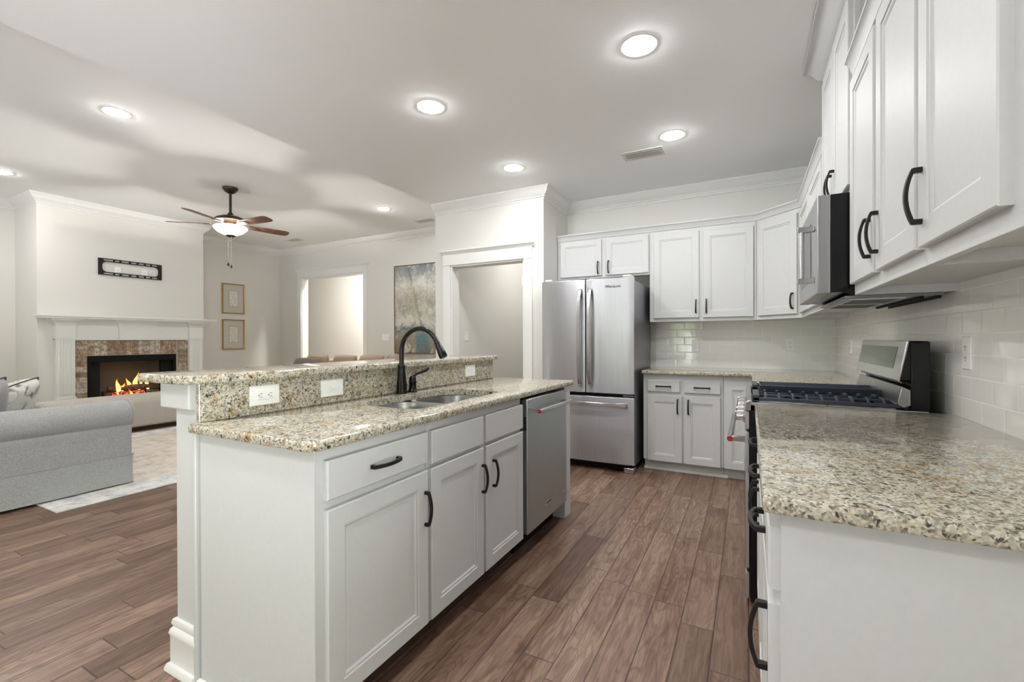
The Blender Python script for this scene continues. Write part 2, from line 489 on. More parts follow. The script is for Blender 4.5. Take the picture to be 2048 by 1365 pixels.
def m_art():
    t = NT('abstract_canvas')
    tc = t.n('ShaderNodeTexCoord'); sep = t.n('ShaderNodeSeparateXYZ'); t.l(tc.outputs['Object'], sep.inputs[0])
    v = tc.outputs['Object']
    zc = sep.outputs['Z']                                     # 0..1.5 up the canvas
    n1 = t.noise(t.coord((1.5, 1.5, 1.3)), 2.6, 6, .66, .8); n2 = t.noise(t.coord((1.9, 1.9, 1.3)), 3.6, 6, .72, .8); n3 = t.noise(v, 22, 5, .7)
    h = t.math('MULTIPLY_ADD', t.math('SUBTRACT', n1.outputs['Fac'], .5), .55, zc)
    base = t.ramp(t.math('DIVIDE', h, 1.5), [(0, srgb(128, 110, 92)), (.1, srgb(140, 124, 106)), (.2, srgb(158, 150, 138)), (.27, srgb(108, 122, 122)), (.33, srgb(206, 204, 192)),
                                             (.45, srgb(180, 180, 163)), (.56, srgb(166, 163, 150)), (.66, srgb(186, 180, 170)), (.78, srgb(214, 211, 202)), (.88, srgb(160, 164, 164)), (1, srgb(128, 138, 144))])
    c = t.mix(t.ramp(n2.outputs['Fac'], [(.5, BW(0)), (.62, BW(.75))]), base, srgb(222, 218, 208))
    sx = t.math('ABSOLUTE', t.math('SUBTRACT', t.math('MULTIPLY_ADD', t.math('SUBTRACT', n1.outputs['Fac'], .5), .5, sep.outputs['X']), t.math('MULTIPLY_ADD', zc, -.18, .52)))
    streak = t.math('MULTIPLY', t.ramp(sx, [(.0, BW(1)), (.045, BW(0))]), t.ramp(n2.outputs['Fac'], [(.42, BW(0)), (.5, BW(1))]))
    c = t.mix(t.math('MULTIPLY', streak, .55), c, srgb(196, 164, 96))
    sx2 = t.math('ABSOLUTE', t.math('SUBTRACT', t.math('MULTIPLY_ADD', t.math('SUBTRACT', n2.outputs['Fac'], .5), .25, sep.outputs['X']), t.math('MULTIPLY_ADD', zc, -.3, .74)))
    st2 = t.math('MULTIPLY', t.ramp(sx2, [(.0, BW(.9)), (.05, BW(0))]), t.ramp(n3.outputs['Fac'], [(.4, BW(0)), (.5, BW(1))]))
    c = t.mix(t.math('MULTIPLY', st2, .6), c, srgb(92, 86, 62))
    bl = t.math('MULTIPLY', t.ramp(t.math('ABSOLUTE', t.math('SUBTRACT', sep.outputs['X'], .6)), [(.1, BW(.9)), (.2, BW(0))]), t.ramp(zc, [(.3, BW(1)), (.5, BW(0))]))
    c = t.mix(t.math('MULTIPLY', bl, t.ramp(n2.outputs['Fac'], [(.4, BW(.2)), (.55, BW(1))])), c, srgb(84, 122, 134))
    c = t.mix(.5, c, t.ramp(n3.outputs['Fac'], [(.32, BW(.45)), (.56, BW(1))]), 'MULTIPLY')
    t.color(c); t.set(Roughness=.7); t.bump(n3.outputs['Fac'], .4, .004); return t.m
M['art'] = m_art()

def m_emit(name, col, st):
    t = NT(name); t.set(Base_Color=col, Roughness=.4)
    t.b.inputs['Emission Color'].default_value = col; t.b.inputs['Emission Strength'].default_value = st; return t.m
M['lens'] = m_emit('light_lens', (.985, .995, 1.0, 1), DOWN_E)
M['lens_living'] = m_emit('light_lens_living', (1, .975, .94, 1), DOWN_E * 1.05)
M['bowl'] = m_emit('lamp_bowl_glass', (1, .965, .92, 1), FAN_E)
M['diffuser_soft'] = m_emit('lamp_diffuser_soft', (1, .985, .97, 1), 36)
M['diffuser'] = m_emit('lamp_diffuser', (1, .95, .89, 1), 320)

def m_flame():
    t = NT('flame')
    tc = t.n('ShaderNodeTexCoord'); sep = t.n('ShaderNodeSeparateXYZ'); t.l(tc.outputs['Generated'], sep.inputs[0])
    c = t.ramp(sep.outputs['Z'], [(0, (1, .72, .3, 1)), (.45, (1, .5, .12, 1)), (1, (1, .22, .03, 1))])
    em = t.n('ShaderNodeEmission'); t.l(c, em.inputs[0]); em.inputs[1].default_value = 1.5
    tr = t.n('ShaderNodeBsdfTransparent'); mx = t.n('ShaderNodeMixShader')
    lw = t.n('ShaderNodeLayerWeight'); lw.inputs[0].default_value = .35
    t.l(t.math('MULTIPLY', lw.outputs['Facing'], .8), mx.inputs[0]); t.l(em.outputs[0], mx.inputs[1]); t.l(tr.outputs[0], mx.inputs[2])
    t.l(mx.outputs[0], t.out.inputs[0]); return t.m
M['flame'] = m_flame()
def m_ember():
    t = NT('glowing_ember')
    n = t.noise(t.coord(), 38, 4, .6)
    c = t.ramp(n.outputs['Fac'], [(.42, (.02, .01, .008, 1)), (.55, (.9, .1, .03, 1)), (.7, (1, .45, .2, 1))])
    t.set(Base_Color=srgb(40, 26, 20), Roughness=.9); t.l(c, t.b.inputs['Emission Color']); t.b.inputs['Emission Strength'].default_value = .9; return t.m
M['ember'] = m_ember()

def m_glass():
    t = NT('window_glass')
    tr = t.n('ShaderNodeBsdfTransparent'); gl = t.n('ShaderNodeBsdfGlossy'); gl.inputs['Roughness'].default_value = .02
    mx = t.n('ShaderNodeMixShader'); fr = t.n('ShaderNodeFresnel'); fr.inputs[0].default_value = 1.45
    t.l(fr.outputs[0], mx.inputs[0]); t.l(tr.outputs[0], mx.inputs[1]); t.l(gl.outputs[0], mx.inputs[2]); t.l(mx.outputs[0], t.out.inputs[0]); return t.m
M['glass'] = m_glass()
M['screen'] = simple('display_glass', srgb(70, 78, 72), .06)
M['emblem'] = simple('emblem_grey', srgb(60, 60, 62), .4, .6)

# ------------------------------------------------------------------ the setting
XR, YB, ZK, ZL = .69, 4.88, 2.74, 3.05           # right wall, kitchen back wall, kitchen and living ceilings
PX0, PX1, PY = -3.20, -1.84, 4.20                # pantry block
XL, YF, XC, YN = -8.60, 6.037, -7.873, -4.0      # living left wall, far wall, chimney face, near wall
T = .14

b = MB(); b.box(XL - T, XR + T, YN - T, YF + T, -.12, 0); b.box(-11.3, -4.4, YF + T, 7.9, -.12, 0); b.box(-4.4, XR + T, YF + T, 7.0, -.12, 0); struct(b.build('floor', M['floor'], smooth=False))
b = MB()
b.box(PX0, XR + T, YN - T, 8.0, ZK, ZK + .45)
b.box(XL - T, PX0, YN - T, YF + T, ZL, ZL + .14); b.box(-11.3, -4.4, YF + T, 7.9, ZL, ZL + .14)
struct(b.build('ceiling', M['ceil'], smooth=False))
def wall_with_holes(bm, u0, u1, z0, z1, holes, axis, a, c):
    """wall slab in u,z with rectangular openings; axis 'y' = wall facing along y between a and c"""
    def bx(ua, ub, za, zb):
        if ub - ua < 1e-4 or zb - za < 1e-4: return
        if axis == 'y': bm.box(ua, ub, a, c, za, zb)
        else: bm.box(a, c, ua, ub, za, zb)
    u = u0
    for (h0, h1, hz0, hz1) in sorted(holes):
        bx(u, h0, z0, z1); bx(h0, h1, z0, hz0); bx(h0, h1, hz1, z1); u = h1
    bx(u, u1, z0, z1)

RW_ = (-1.45, .2, .2, 2.25)                      # added window, out of view in the right wall, to light the island doors
b = MB(); wall_with_holes(b, YN - T, YB + T, 0, ZK, [RW_], 'x', XR, XR + T); struct(b.build('wall_right', M['wall'], smooth=False))
b = MB()
r0, r1 = RW_[0], RW_[1]; rm = (r0 + r1) / 2
for (u0, u1, z0, z1) in ((r0, r1, .2, .26), (r0, r1, 2.19, 2.25), (r0, r0 + .06, .26, 2.19), (r1 - .06, r1, .26, 2.19), (rm - .03, rm + .03, .26, 2.19)):
    b.box(XR + .03, XR + .1, u0, u1, z0, z1)
for (u0, u1, z0, z1) in ((r0 - .09, r0, .11, 2.34), (r1, r1 + .09, .11, 2.34), (r0, r1, 2.25, 2.34), (r0, r1, .11, .2)):
    b.box(XR - .02, XR, u0, u1, z0, z1)
w = struct(b.build('window_4', M['trimw'], smooth=False))
for (u0, u1) in ((r0 + .06, rm - .03), (rm + .03, r1 - .06)):
    b = MB(); b.box(XR + .062, XR + .068, u0, u1, .26, 2.19); b.build('pane', M['glass'], w, smooth=False)
b = MB(); b.box(PX1 - T, XR, YB, YB + T, 0, ZK); struct(b.build('wall_back', M['wall'], smooth=False))

PO = (-2.985, -2.06, 0, 2.035)                   # pantry opening
b = MB(); wall_with_holes(b, PX0, PX1, 0, ZK, [PO], 'y', PY, PY + T)
b.box(PX0, PX0 + T, PY + T, 6.55, 0, ZK); b.box(PX1 - T, PX1, PY + T, YB, 0, ZK)
struct(b.build('wall_pantry', M['wall'], smooth=False))
b = MB(); b.box(PX0, PX1, 6.55, 6.55 + T, 0, ZK); b.box(PX1 - T, PX1, YB + T, 6.55, 0, ZK); struct(b.build('wall_pantry_inside', M['wall'], smooth=False))
FO = (-7.93, -6.23, 0, 2.435)                    # far cased opening
b = MB(); wall_with_holes(b, XL, PX0, 0, ZL, [FO], 'y', YF, YF + T); struct(b.build('wall_far', M['wall'], smooth=False))
b = MB(); b.box(-11.3, -4.4, 7.6, 7.6 + T, 0, ZL); b.box(-4.5, -4.4, YF + T, 7.6, 0, ZL); b.box(-11.3, -11.2, YF + T, 7.6, 0, ZL); b.box(-11.2, XL - T, YF, YF + T, 0, ZL); struct(b.build('wall_hall', M['wall'], smooth=False))
b = MB(); b.box(XL - T, XL, YN - T, YF + T, 0, ZL); struct(b.build('wall_left', M['wall'], smooth=False))
CY0, CY1 = 2.23, 4.174
FBY0, FBY1, FBZ0, FBZ1 = 2.686, 3.77, .12, .995  # firebox opening
b = MB(); wall_with_holes(b, CY0, CY1, 0, ZL, [(FBY0, FBY1, FBZ0, FBZ1)], 'x', XC - .05, XC)
b.box(XL, XC - .05, CY0, CY0 + .05, 0, ZL); b.box(XL, XC - .05, CY1 - .05, CY1, 0, ZL)
struct(b.build('wall_chimney', M['wall'], smooth=False))
WIN = [(-2.0, -1.3, .06, 2.2), (-7.7, -6.8, .5, 2.45), (-3.4, -2.75, .06, 2.2)]  # second one is added, sized for the living room light; others follow reflections
b = MB(); wall_with_holes(b, XL, XR, 0, ZL, WIN, 'y', YN - T, YN); struct(b.build('wall_near', M['wall'], smooth=False))
for k, (a0, a1, z0, z1) in enumerate(WIN):
    b = MB()
    f = .06
    b.box(a0, a1, YN - .1, YN - .03, z0, z0 + f); b.box(a0, a1, YN - .1, YN - .03, z1 - f, z1)
    b.box(a0, a0 + f, YN - .1, YN - .03, z0 + f, z1 - f); b.box(a1 - f, a1, YN - .1, YN - .03, z0 + f, z1 - f)
    b.box(a0 + f, a1 - f, YN - .085, YN - .045, (z0 + z1) / 2 - .02, (z0 + z1) / 2 + .02)
    b.box(a0 - .09, a0, YN, YN + .02, z0 - .09, z1 + .09); b.box(a1, a1 + .09, YN, YN + .02, z0 - .09, z1 + .09)
    b.box(a0, a1, YN, YN + .02, z1, z1 + .09); b.box(a0, a1, YN, YN + .03, z0 - .09, z0)
    w = struct(b.build('window_%d' % (k + 1), M['trimw'], smooth=False))
    b = MB(); b.box(a0 + f, a1 - f, YN - .068, YN - .062, z0 + f, z1 - f); b.build('pane', M['glass'], w, smooth=False)

# crown mouldings
def crown(s=1.0, drop=.12, proj=.085, z=ZK):
    return [(0, z), (proj, z), (proj, z - .012 * s), (proj * .86, z - .022 * s), (proj * .72, z - .05 * s), (proj * .46, z - .074 * s), (proj * .24, z - .084 * s),
            (proj * .24, z - .094 * s), (proj * .1, z - .1 * s), (proj * .1, z - drop + .006), (0, z - drop)]
CR = crown()
b = MB(); b.sweep([(XR, YB), (PX1, YB), (PX1, PY), (PX0, PY)], CR, 1); struct(b.build('trim_1', M['trimw']))
CL = crown(z=ZL)
b = MB(); b.sweep([(PX0, YF), (XL, YF), (XL, CY1), (XC, CY1), (XC, CY0), (XL, CY0), (XL, YN)], CL, 1); struct(b.build('trim_2', M['trimw']))
# cased openings
def casing(name, o, y, depth, parent_struct=True, hinge=None):
    x0, x1, _, z1 = o
    w, t = .098, .018
    root = MB()
    root.box(x0 - w, x0, y - t, y, 0, z1); root.box(x1, x1 + w, y - t, y, 0, z1)
    root.box(x0 - w - .004, x1 + w + .004, y - t - .004, y, z1, z1 + .014)
    root.box(x0 - w, x1 + w, y - t - .002, y, z1 + .014, z1 + .12)
    root.prism([(y, z1 + .12), (y - .022, z1 + .12), (y - .03, z1 + .132), (y - .046, z1 + .15), (y - .05, z1 + .152), (y - .05, z1 + .165), (y, z1 + .165)], 'x', x0 - w - .03, x1 + w + .03)
    root.box(x0 - .001, x0 + .018, y, y + depth, 0, z1 - .0); root.box(x1 - .018, x1 + .001, y, y + depth, 0, z1)
    root.box(x0 + .018, x1 - .018, y, y + depth, z1 - .018, z1 + .001)
    o_ = struct(root.build(name, M['trimw'], bevel=.0015, smooth=False))
    return o_
d1 = casing('door_1', PO, PY, T)
h = MB(); h.box(PO[1] - .03, PO[1] - .018, PY + .03, PY + .055, 1.76, 1.85); h.cyl((PO[1] - .028, PY + .022, 1.755), (PO[1] - .028, PY + .022, 1.855), .007)
h.build('hinge', M['plastic'], d1)
casing('door_2', FO, YF, T)
# baseboards
BB = [(0, 0), (.016, 0), (.016, .11), (.01, .125), (.004, .135), (0, .135)]
b = MB(); b.sweep([(FO[0] - .1, YF), (XL, YF), (XL, CY1), (XC, CY1), (XC, 4.05)], BB, 1); struct(b.build('baseboard_left', M['trimw']))
b = MB(); b.sweep([(XC, CY0 + .05), (XC, CY0), (XL, CY0), (XL, YN)], BB, 1); struct(b.build('baseboard_near', M['trimw']))
b = MB(); b.sweep([(PX0, YF), (FO[1] + .1, YF)], BB, 1); struct(b.build('baseboard_far', M['trimw']))
# tiled splashbacks
b = MB(); b.box(XR - .008, XR, .74, YB, .905, 1.80); struct(b.build('wall_tile_right', M['tile_y'], smooth=False))
b = MB(); b.box(-.86, XR - .008, YB - .008, YB, .905, 1.40); struct(b.build('wall_tile_back', M['tile_x'], smooth=False))

# ------------------------------------------------------------------ cabinet kit (local: x along the front, front at y=0, +y to the wall)
def pull(parent, x, z, y=0.0, L=.128, vertical=True, proj=.030):
    """arched cabinet pull with two square feet"""
    b = MB()
    n = 12
    pts = []
    for i in range(n + 1):
        s = -1 + 2 * i / n
        a = s * L / 2
        d = .016 + (proj - .016) * (1 - s * s)
        pts.append((x, y - d, z + a) if vertical else (x + a, y - d, z))
    b.bar(pts, (1, 0, 0) if vertical else (0, 0, 1), .0125, .0085)
    for s in (-1, 1):
        a = s * (L / 2 - .004)
        if vertical: b.box(x - .0065, x + .0065, y - .018, y, z + a - .006, z + a + .006)
        else: b.box(x + a - .006, x + a + .006, y - .018, y, z - .0065, z + .0065)
    return b.build('handle', M['bronze'], parent, bevel=.0015)

DT = .02
def door(parent, x0, x1, z0, z1, hx=None, hz=None, fw=.057):
    b = MB(); b.panel_door(x0, x1, z0, z1, -DT, DT, fw)
    o = b.build('door', M['cab'], parent, angle=25)
    if hx is not None: pull(o, hx, hz, -DT)
    return o
def drawer(parent, x0, x1, z0, z1, handle=True):
    b = MB(); b.slab(x0, x1, z0, z1, -DT, DT)
    o = b.build('drawer', M['cab'], parent, angle=25)
    if handle: pull(o, (x0 + x1) / 2, (z0 + z1) / 2, -DT, vertical=False)
    return o

ZD0, ZD1, ZR0, ZR1 = .113, .700, .728, .846    # door and drawer heights of the base cabinets
def base_body(t, w, d=.58, toe=.065, x0=0.0, ztop=.884, tm='cab'):
    b = MB(); b.box(x0, x0 + w, 0, d, .10, ztop)
    if tm == 'toe': b.box(x0, x0 + .02, .0, d, 0, .10)
    b.build('body', M['cab'], t, smooth=False, bevel=.001)
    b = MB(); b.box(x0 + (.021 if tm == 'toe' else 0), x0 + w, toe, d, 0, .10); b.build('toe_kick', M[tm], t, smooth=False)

# ---- island
RI = PI / 2
XI = -1.105
t = thing('base_cabinet', 'white island base cabinet at the near end with one drawer and one door', 'cabinet', (XI, .88, 0), RI)
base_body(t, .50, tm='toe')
drawer(t, .03, .495 - .0, .728 + .0, .846 + .0); door(t, .03, .495, ZD0, ZD1, .475, .56)
t = thing('sink_cabinet', 'white island sink cabinet with two doors under two false drawer fronts', 'cabinet', (XI, 1.382, 0), RI)
bx = MB(); bx.box(0, .815, 0, .018, .10, .884); bx.box(0, .018, .018, .58, .10, .884); bx.box(.797, .815, .018, .58, .10, .884); bx.box(.018, .797, .018, .58, .10, .12)
bx.build('body', M['cab'], t, smooth=False)
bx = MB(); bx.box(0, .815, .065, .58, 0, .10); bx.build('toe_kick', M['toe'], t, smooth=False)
for (a0, a1) in ((.018, .402), (.424, .812)):
    bx = MB(); bx.slab(a0, a1, .716, .846, -DT, DT); bx.build('false_drawer', M['cab'], t, angle=25)
door(t, .014, .402, ZD0, ZD1, .386, .56); door(t, .424, .812, ZD0, ZD1, .484 - .0, .56)

# end panel beyond the dishwasher
b = MB(); b.box(-1.66, XI + .018, 2.825, 2.925, 0, .884)
tag(b.build('end_panel', M['cab'], smooth=False, bevel=.002), 'white end panel closing the far end of the island past the dishwasher', 'panel')
# dishwasher
t = thing('dishwasher', 'stainless steel dishwasher built into the island with a bar handle', 'dishwasher', (XI, 2.21, 0), RI)
b = MB(); b.box(.005, .605, .015, .57, .10, .86); b.build('tub', M['blackm'], t, smooth=False)
b = MB(); b.box(.02, .59, .06, .5, .0, .10); b.build('toe_kick', M['blackm'], t, smooth=False)
b = MB(); b.box(.008, .602, -.035, .015, .125, .868)
dwd = b.build('door', M['steel_dw'], t, bevel=.006)
b = MB()
for k in range(7): b.box(.0045, .0082, -.028, -.012, .70 + k * .011, .706 + k * .011)
b.build('vent', M['blackm'], dwd, smooth=False)
b = MB(); b.cyl((.065, -.082, .800), (.56, -.082, .800), .0125, n=24)
for xx in (.10, .525): b.box(xx - .016, xx + .016, -.082, -.035, .790, .810)
hd = b.build('handle', M['steel_h'], t, bevel=.001)
for xx in (.0638, .5612):
    b = MB(); b.cyl((xx - .0012, -.082, .800), (xx + .0012, -.082, .800), .0105, n=20); b.build('handle_cap', M['red'], hd)
b = MB(); b.box(.255, .345, -.0362, -.0345, .208, .232); pl = b.build('name_plate', M['chrome'], dwd, smooth=False)
text_mesh('KitchenAid', .016, 'plate_lettering', M['emblem'], pl, (.30, -.0366, .220), (PI / 2, 0, 0), .0003)
b = MB(); b.cyl((.545, -.0355, .2), (.545, -.038, .2), .014, n=24); bd = b.build('badge', M['chrome'], dwd)
b = MB(); b.lathe([(.006, 0), (.009, 0), (.009, .001), (.006, .001), (.006, 0)], n=20, cap=False); b.xform(Matrix.Translation((.545, -.0378, .2)) @ Matrix.Rotation(PI / 2, 4, 'X')); b.build('badge_ring', M['red'], bd)

# knee wall with pilaster, block, plinth
KW = thing('knee_wall', 'white painted knee wall behind the island carrying the raised bar', 'wall', (-1.78, 1.9, 0))
def W(mb, name, mat, parent, **kw):
    loc = parent.location.copy(); p = parent
    mb.xform(Matrix.Translation(-loc)); return mb.build(name, mat, parent, **kw)
b = MB(); b.box(-1.85, -1.705, .885, 2.93, 0, 1.049); W(b, 'wall_body', M['cab'], KW, smooth=False, bevel=.003)
b = MB(); b.box(-1.712, -1.694, .868, .89, .0, .884); W(b, 'corner_strip', M['cab'], KW, bevel=.003)
b = MB(); b.box(-1.912, -1.722, .862, 1.0, .955, 1.049); W(b, 'corbel_block', M['cab'], KW, bevel=.006)
b = MB(); b.sweep([(-1.85, 2.93), (-1.85, .885), (-1.705, .885)], [(-.005, .001), (.03, .001), (.03, .012), (.024, .026), (.016, .03), (.016, .125), (.020, .135), (.016, .15), (.009, .158), (.014, .17), (.010, .185), (-.005, .19)], -1)
W(b, 'plinth', M['trimw'], KW)
b = MB(); b.box(-1.688, XI - .582, .88, 2.93, 0.0, .884); tag(b.build('filler_panel', M['cab'], smooth=False), 'white filler panel between the island cabinets and the knee wall', 'panel')
b = MB(); b.prism([(.88, 0), (.862, 0), (.862, .01), (.868, .018), (.88, .022)], 'x', -1.694, XI); tag(b.build('shoe_molding', M['trimw']), 'white shoe molding at the foot of the island end panel', 'molding')

def rounded_rect(x0, x1, y0, y1, rad, n=8):
    """rad: dict of corner radii in order (x0y0, x1y0, x1y1, x0y1)"""
    pts = []
    for (cx, cy, a0, r) in ((x0, y0, PI, rad[0]), (x1, y0, 1.5 * PI, rad[1]), (x1, y1, 0, rad[2]), (x0, y1, .5 * PI, rad[3])):
        if r <= 0: pts.append((cx, cy)); continue
        ox = cx + (r if cx == x0 else -r); oy = cy + (r if cy == y0 else -r)
        for i in range(n + 1):
            a = a0 + (PI / 2) * i / n
            pts.append((ox + r * math.cos(a), oy + r * math.sin(a)))
    return pts

def counter_slab(mb, outer, z0, z1, hole=None, e=.007):
    """polished slab with rounded top edge; outer CCW; optional CW-agnostic hole polygon (same builder)"""
    bm = mb.bm
    def inset(poly, d):
        n = len(poly); out = []
        for i in range(n):
            p0, p1, p2 = Vector(poly[i - 1]), Vector(poly[i]), Vector(poly[(i + 1) % n])
            d0, d1 = (p1 - p0).normalized(), (p2 - p1).normalized()
            n0, n1 = Vector((-d0.y, d0.x)), Vector((-d1.y, d1.x))
            mt = n0 + n1; mt = mt / max(mt.dot(n0), .2)
            out.append(p1 + mt * d)
        return out
    levels = [(0.0, z0, e * .4), (0, z0 + e * .4, 0), (0, z1 - e, 0), (0, z1 - e * .3, e * .3), (0, z1, e)]
    rs = [[(p[0], p[1], z) for p in (inset(outer, d) if d else outer)] for _, z, d in levels]
    rr = [[bm.verts.new(p) for p in r] for r in rs]
    n = len(rr[0])
    for a, c in zip(rr, rr[1:]):
        for i in range(n):
            bm.faces.new((a[i], a[(i + 1) % n], c[(i + 1) % n], c[i]))
    if hole is None:
        bm.faces.new(rr[-1]); bm.faces.new(rr[0][::-1]); return mb
    top = [bm.verts.new((p[0], p[1], z1)) for p in hole]; bot = [bm.verts.new((p[0], p[1], z0)) for p in hole]
    k = len(hole)
    for i in range(k):
        bm.faces.new((top[i], top[(i + 1) % k], bot[(i + 1) % k], bot[i]))
    for ring, hr in ((rr[-1], top), (rr[0], bot)):
        es = []
        for L in (ring, hr):
            for i in range(len(L)):
                e_ = bm.edges.get((L[i], L[(i + 1) % len(L)])) or bm.edges.new((L[i], L[(i + 1) % len(L)]))
                es.append(e_)
        bmesh.ops.triangle_fill(bm, use_beauty=True, use_dissolve=False, edges=es)
    return mb

# sink opening: two D-shaped bowls in one cut-out
SX0, SX1, SY0, SY1 = -1.565, -1.195, 1.44, 2.16
hole = rounded_rect(SX0, SX1, SY0, SY1, (.16, .07, .07, .16), 8)
b = MB(); counter_slab(b, rounded_rect(-1.70, -1.074, .845, 2.965, (.012, .045, .012, .012), 6), .884, .914, hole)
tag(b.build('countertop', M['granite'], angle=50), 'speckled cream granite worktop on the island with the sink cut-out', 'countertop')
b = MB(); b.box(-1.70, -1.68, .875, 2.895, .914, 1.050); tag(b.build('backsplash', M['granite'], smooth=False, bevel=.002), 'upright granite splash between the island worktop and the raised bar', 'backsplash')
b = MB(); counter_slab(b, rounded_rect(-1.99, -1.648, .818, 2.925, (.03, .03, .01, .01), 6), 1.050, 1.080)
tag(b.build('bar_top', M['granite'], angle=50), 'raised granite bar top along the living room side of the island', 'countertop')
# sink
S = thing('sink', 'undermount stainless steel double bowl sink set in the island worktop', 'sink', (-1.38, 1.8, .70))
def bowl(y0, y1, name):
    b = MB()
    rs = []
    for (ins, z) in ((-.012, .8835), (0.004, .8835), (.008, .86), (.014, .74), (.03, .715), (.07, .708)):
        rs.append([(p[0], p[1], z) for p in rounded_rect(SX0 + ins, SX1 - ins, y0 + ins, y1 - ins, (.09, .06, .06, .09), 6)])
    b.rings(rs, True, False, True); return W(b, name, M['sink'], S)
bowl(SY0 - .01, 1.79, 'basin'); bowl(1.81, SY1 + .01, 'basin')
for cy in (1.62, 1.98):
    b = MB(); b.lathe([(.0, .0), (.043, 0), (.045, .004), (.038, .004), (.0, .001)], (-1.38, cy, .7085), 24, False); W(b, 'drain', M['chrome'], S)
# faucet
F = thing('faucet', 'dark bronze gooseneck pull-down faucet behind the island sink', 'faucet', (-1.632, 1.846, .914))
b = MB(); b.lathe([(.030, 0), (.031, .006), (.0285, .014), (.0285, .03), (.026, .06), (.021, .10), (.0185, .135), (.0205, .142), (.0205, .150), (.0165, .153)], n=28); b.build('body', M['faucet'], F)
pts = [(0, 0, .15), (0, 0, .19), (0, 0, .222)]
for i in range(1, 17):
    a = PI - i / 16 * (PI * .86)
    pts.append((.121 + .121 * math.cos(a), 0, .222 + .121 * math.sin(a)))
b = MB(); b.tube(pts, .0125, 16); b.build('spout', M['faucet'], F)
e0 = Vector(pts[-1]); dr = (Vector(pts[-1]) - Vector(pts[-2])).normalized()
b = MB(); b.tube([e0 - dr * .004, e0 + dr * .006, e0 + dr * .012, e0 + dr * .03, e0 + dr * .06, e0 + dr * .085, e0 + dr * .09], [.0125, .0155, .0145, .017, .0205, .0215, .018], 20); b.build('spray_head', M['faucet'], F)
F2 = thing('faucet_lever', 'dark bronze single lever handle beside the gooseneck faucet', 'faucet handle', (-1.628, 1.93, .914))
b = MB(); b.lathe([(.026, 0), (.027, .006), (.022, .012), (.019, .04), (.021, .052), (.021, .058), (.0185, .062), (.019, .075), (.013, .085), (0.002, .09)], n=28); b.build('base', M['faucet'], F2)
b = MB(); b.tube([(0, 0, .078), (.02, .01, .098), (.045, .022, .108), (.065, .032, .118), (.08, .040, .132)], [.007, .0065, .008, .010, .006], 12); b.build('lever', M['faucet'], F2)

# ------------------------------------------------------------------ outlets and switches (local: plate in xz, facing -y)
def plate(name, label, cat, loc, rotz, horiz=False, kind='outlet', w=.072, h_=.117, gang=1, group=None):
    t = thing(name, label, cat, loc, rotz, group)
    w = w + (gang - 1) * .046
    if horiz: w, h_ = h_, w
    b = MB(); b.slab(-w / 2, w / 2, -h_ / 2, h_ / 2, -.006, .0058, .003); b.build('cover_plate', M['plastic'], t, angle=25)
    if kind == 'outlet':
        for s in (-1, 1):
            b = MB(); b.prism(rounded_rect(-.0165, .0165, -.0135, .0135, (.006,) * 4, 4), 'y', -.0075, -.004)
            off = Matrix.Translation((0, 0, s * .0195)) if not horiz else Matrix.Translation((s * .0195, 0, 0)) @ Matrix.Rotation(PI / 2, 4, 'Y')
            b.xform(off); rc = b.build('receptacle', M['plastic'], t)
            b = MB(); b.box(-.0075, -.0055, -.0082, -.0073, -.003, .006); b.box(.0055, .0075, -.0082, -.0073, -.003, .006); b.cyl((0, -.0082, -.008), (0, -.0073, -.008), .0024, n=10)
            b.xform(off); b.build('slots', M['slot'], rc, smooth=False)
    elif kind == 'decora':
        b = MB(); b.slab(-.033, .033, -.0165, .0165, -.008, .005, .002) if horiz else b.slab(-.0165, .0165, -.033, .033, -.008, .005, .002)
        rc = b.build('receptacle', M['plastic'], t, angle=25)
        for s in (-1, 1):
            b = MB(); b.box(-.0075, -.0055, -.0088, -.0078, -.003, .006); b.box(.0055, .0075, -.0088, -.0078, -.003, .006); b.cyl((0, -.0088, -.008), (0, -.0078, -.008), .0024, n=10)
            b.xform(Matrix.Translation((s * .02, 0, 0)) @ Matrix.Rotation(PI / 2, 4, 'Y') if horiz else Matrix.Translation((0, 0, s * .02))); b.build('slots', M['slot'], rc, smooth=False)
    elif kind == 'toggle':
        for g in range(gang):
            xx = (g - (gang - 1) / 2) * .046
            b = MB(); b.box(xx - .005, xx + .005, -.0072, -.0055, -.012, .012)
            b.prism([(xx - .004, -.004), (xx + .004, -.004), (xx + .003, .009), (xx - .003, .009)], 'y', -.016, -.0055)
            if horiz: b.xform(Matrix.Rotation(PI / 2, 4, 'Y'))
            b.build('toggle', M['plastic'], t, smooth=False)
    return t
plate('outlet', 'white horizontal outlet on the granite splash, nearest the bar end', 'outlet', (-1.68, 1.112, .985), RI, True, 'decora', .078, .122)
plate('light_switch', 'white horizontal toggle switch on the granite splash left of the faucet', 'switch', (-1.68, 1.434, .982), RI, True, 'toggle', .078, .122)
plate('outlet', 'white outlet on the granite splash right of the faucet near the far end', 'outlet', (-1.68, 2.581, .988), RI, True, 'outlet', .078, .118)
plate('outlet', 'white outlet on the back tile left of the corner, beside the refrigerator side', 'outlet', (-.471, YB - .008, 1.128), 0)
plate('outlet', 'white outlet on the back tile under the corner upper cabinet', 'outlet', (.342, YB - .008, 1.141), 0)
plate('outlet', 'white outlet on the right tile wall between the range and the near counter', 'outlet', (XR - .008, 2.145, 1.147), -RI)
plate('outlet', 'white outlet on the right tile wall beyond the range, seen edge-on', 'outlet', (XR - .008, 4.182, 1.14), -RI)
plate('light_switch', 'white switch plate inside the pantry doorway on its left wall', 'switch', (PX0 + T, 4.63, 1.238), RI, False, 'toggle')
plate('light_switch', 'wide white triple switch plate on the far wall between the opening and the painting', 'switch', (-5.704, YF, 1.242), 0, False, 'toggle', gang=3)

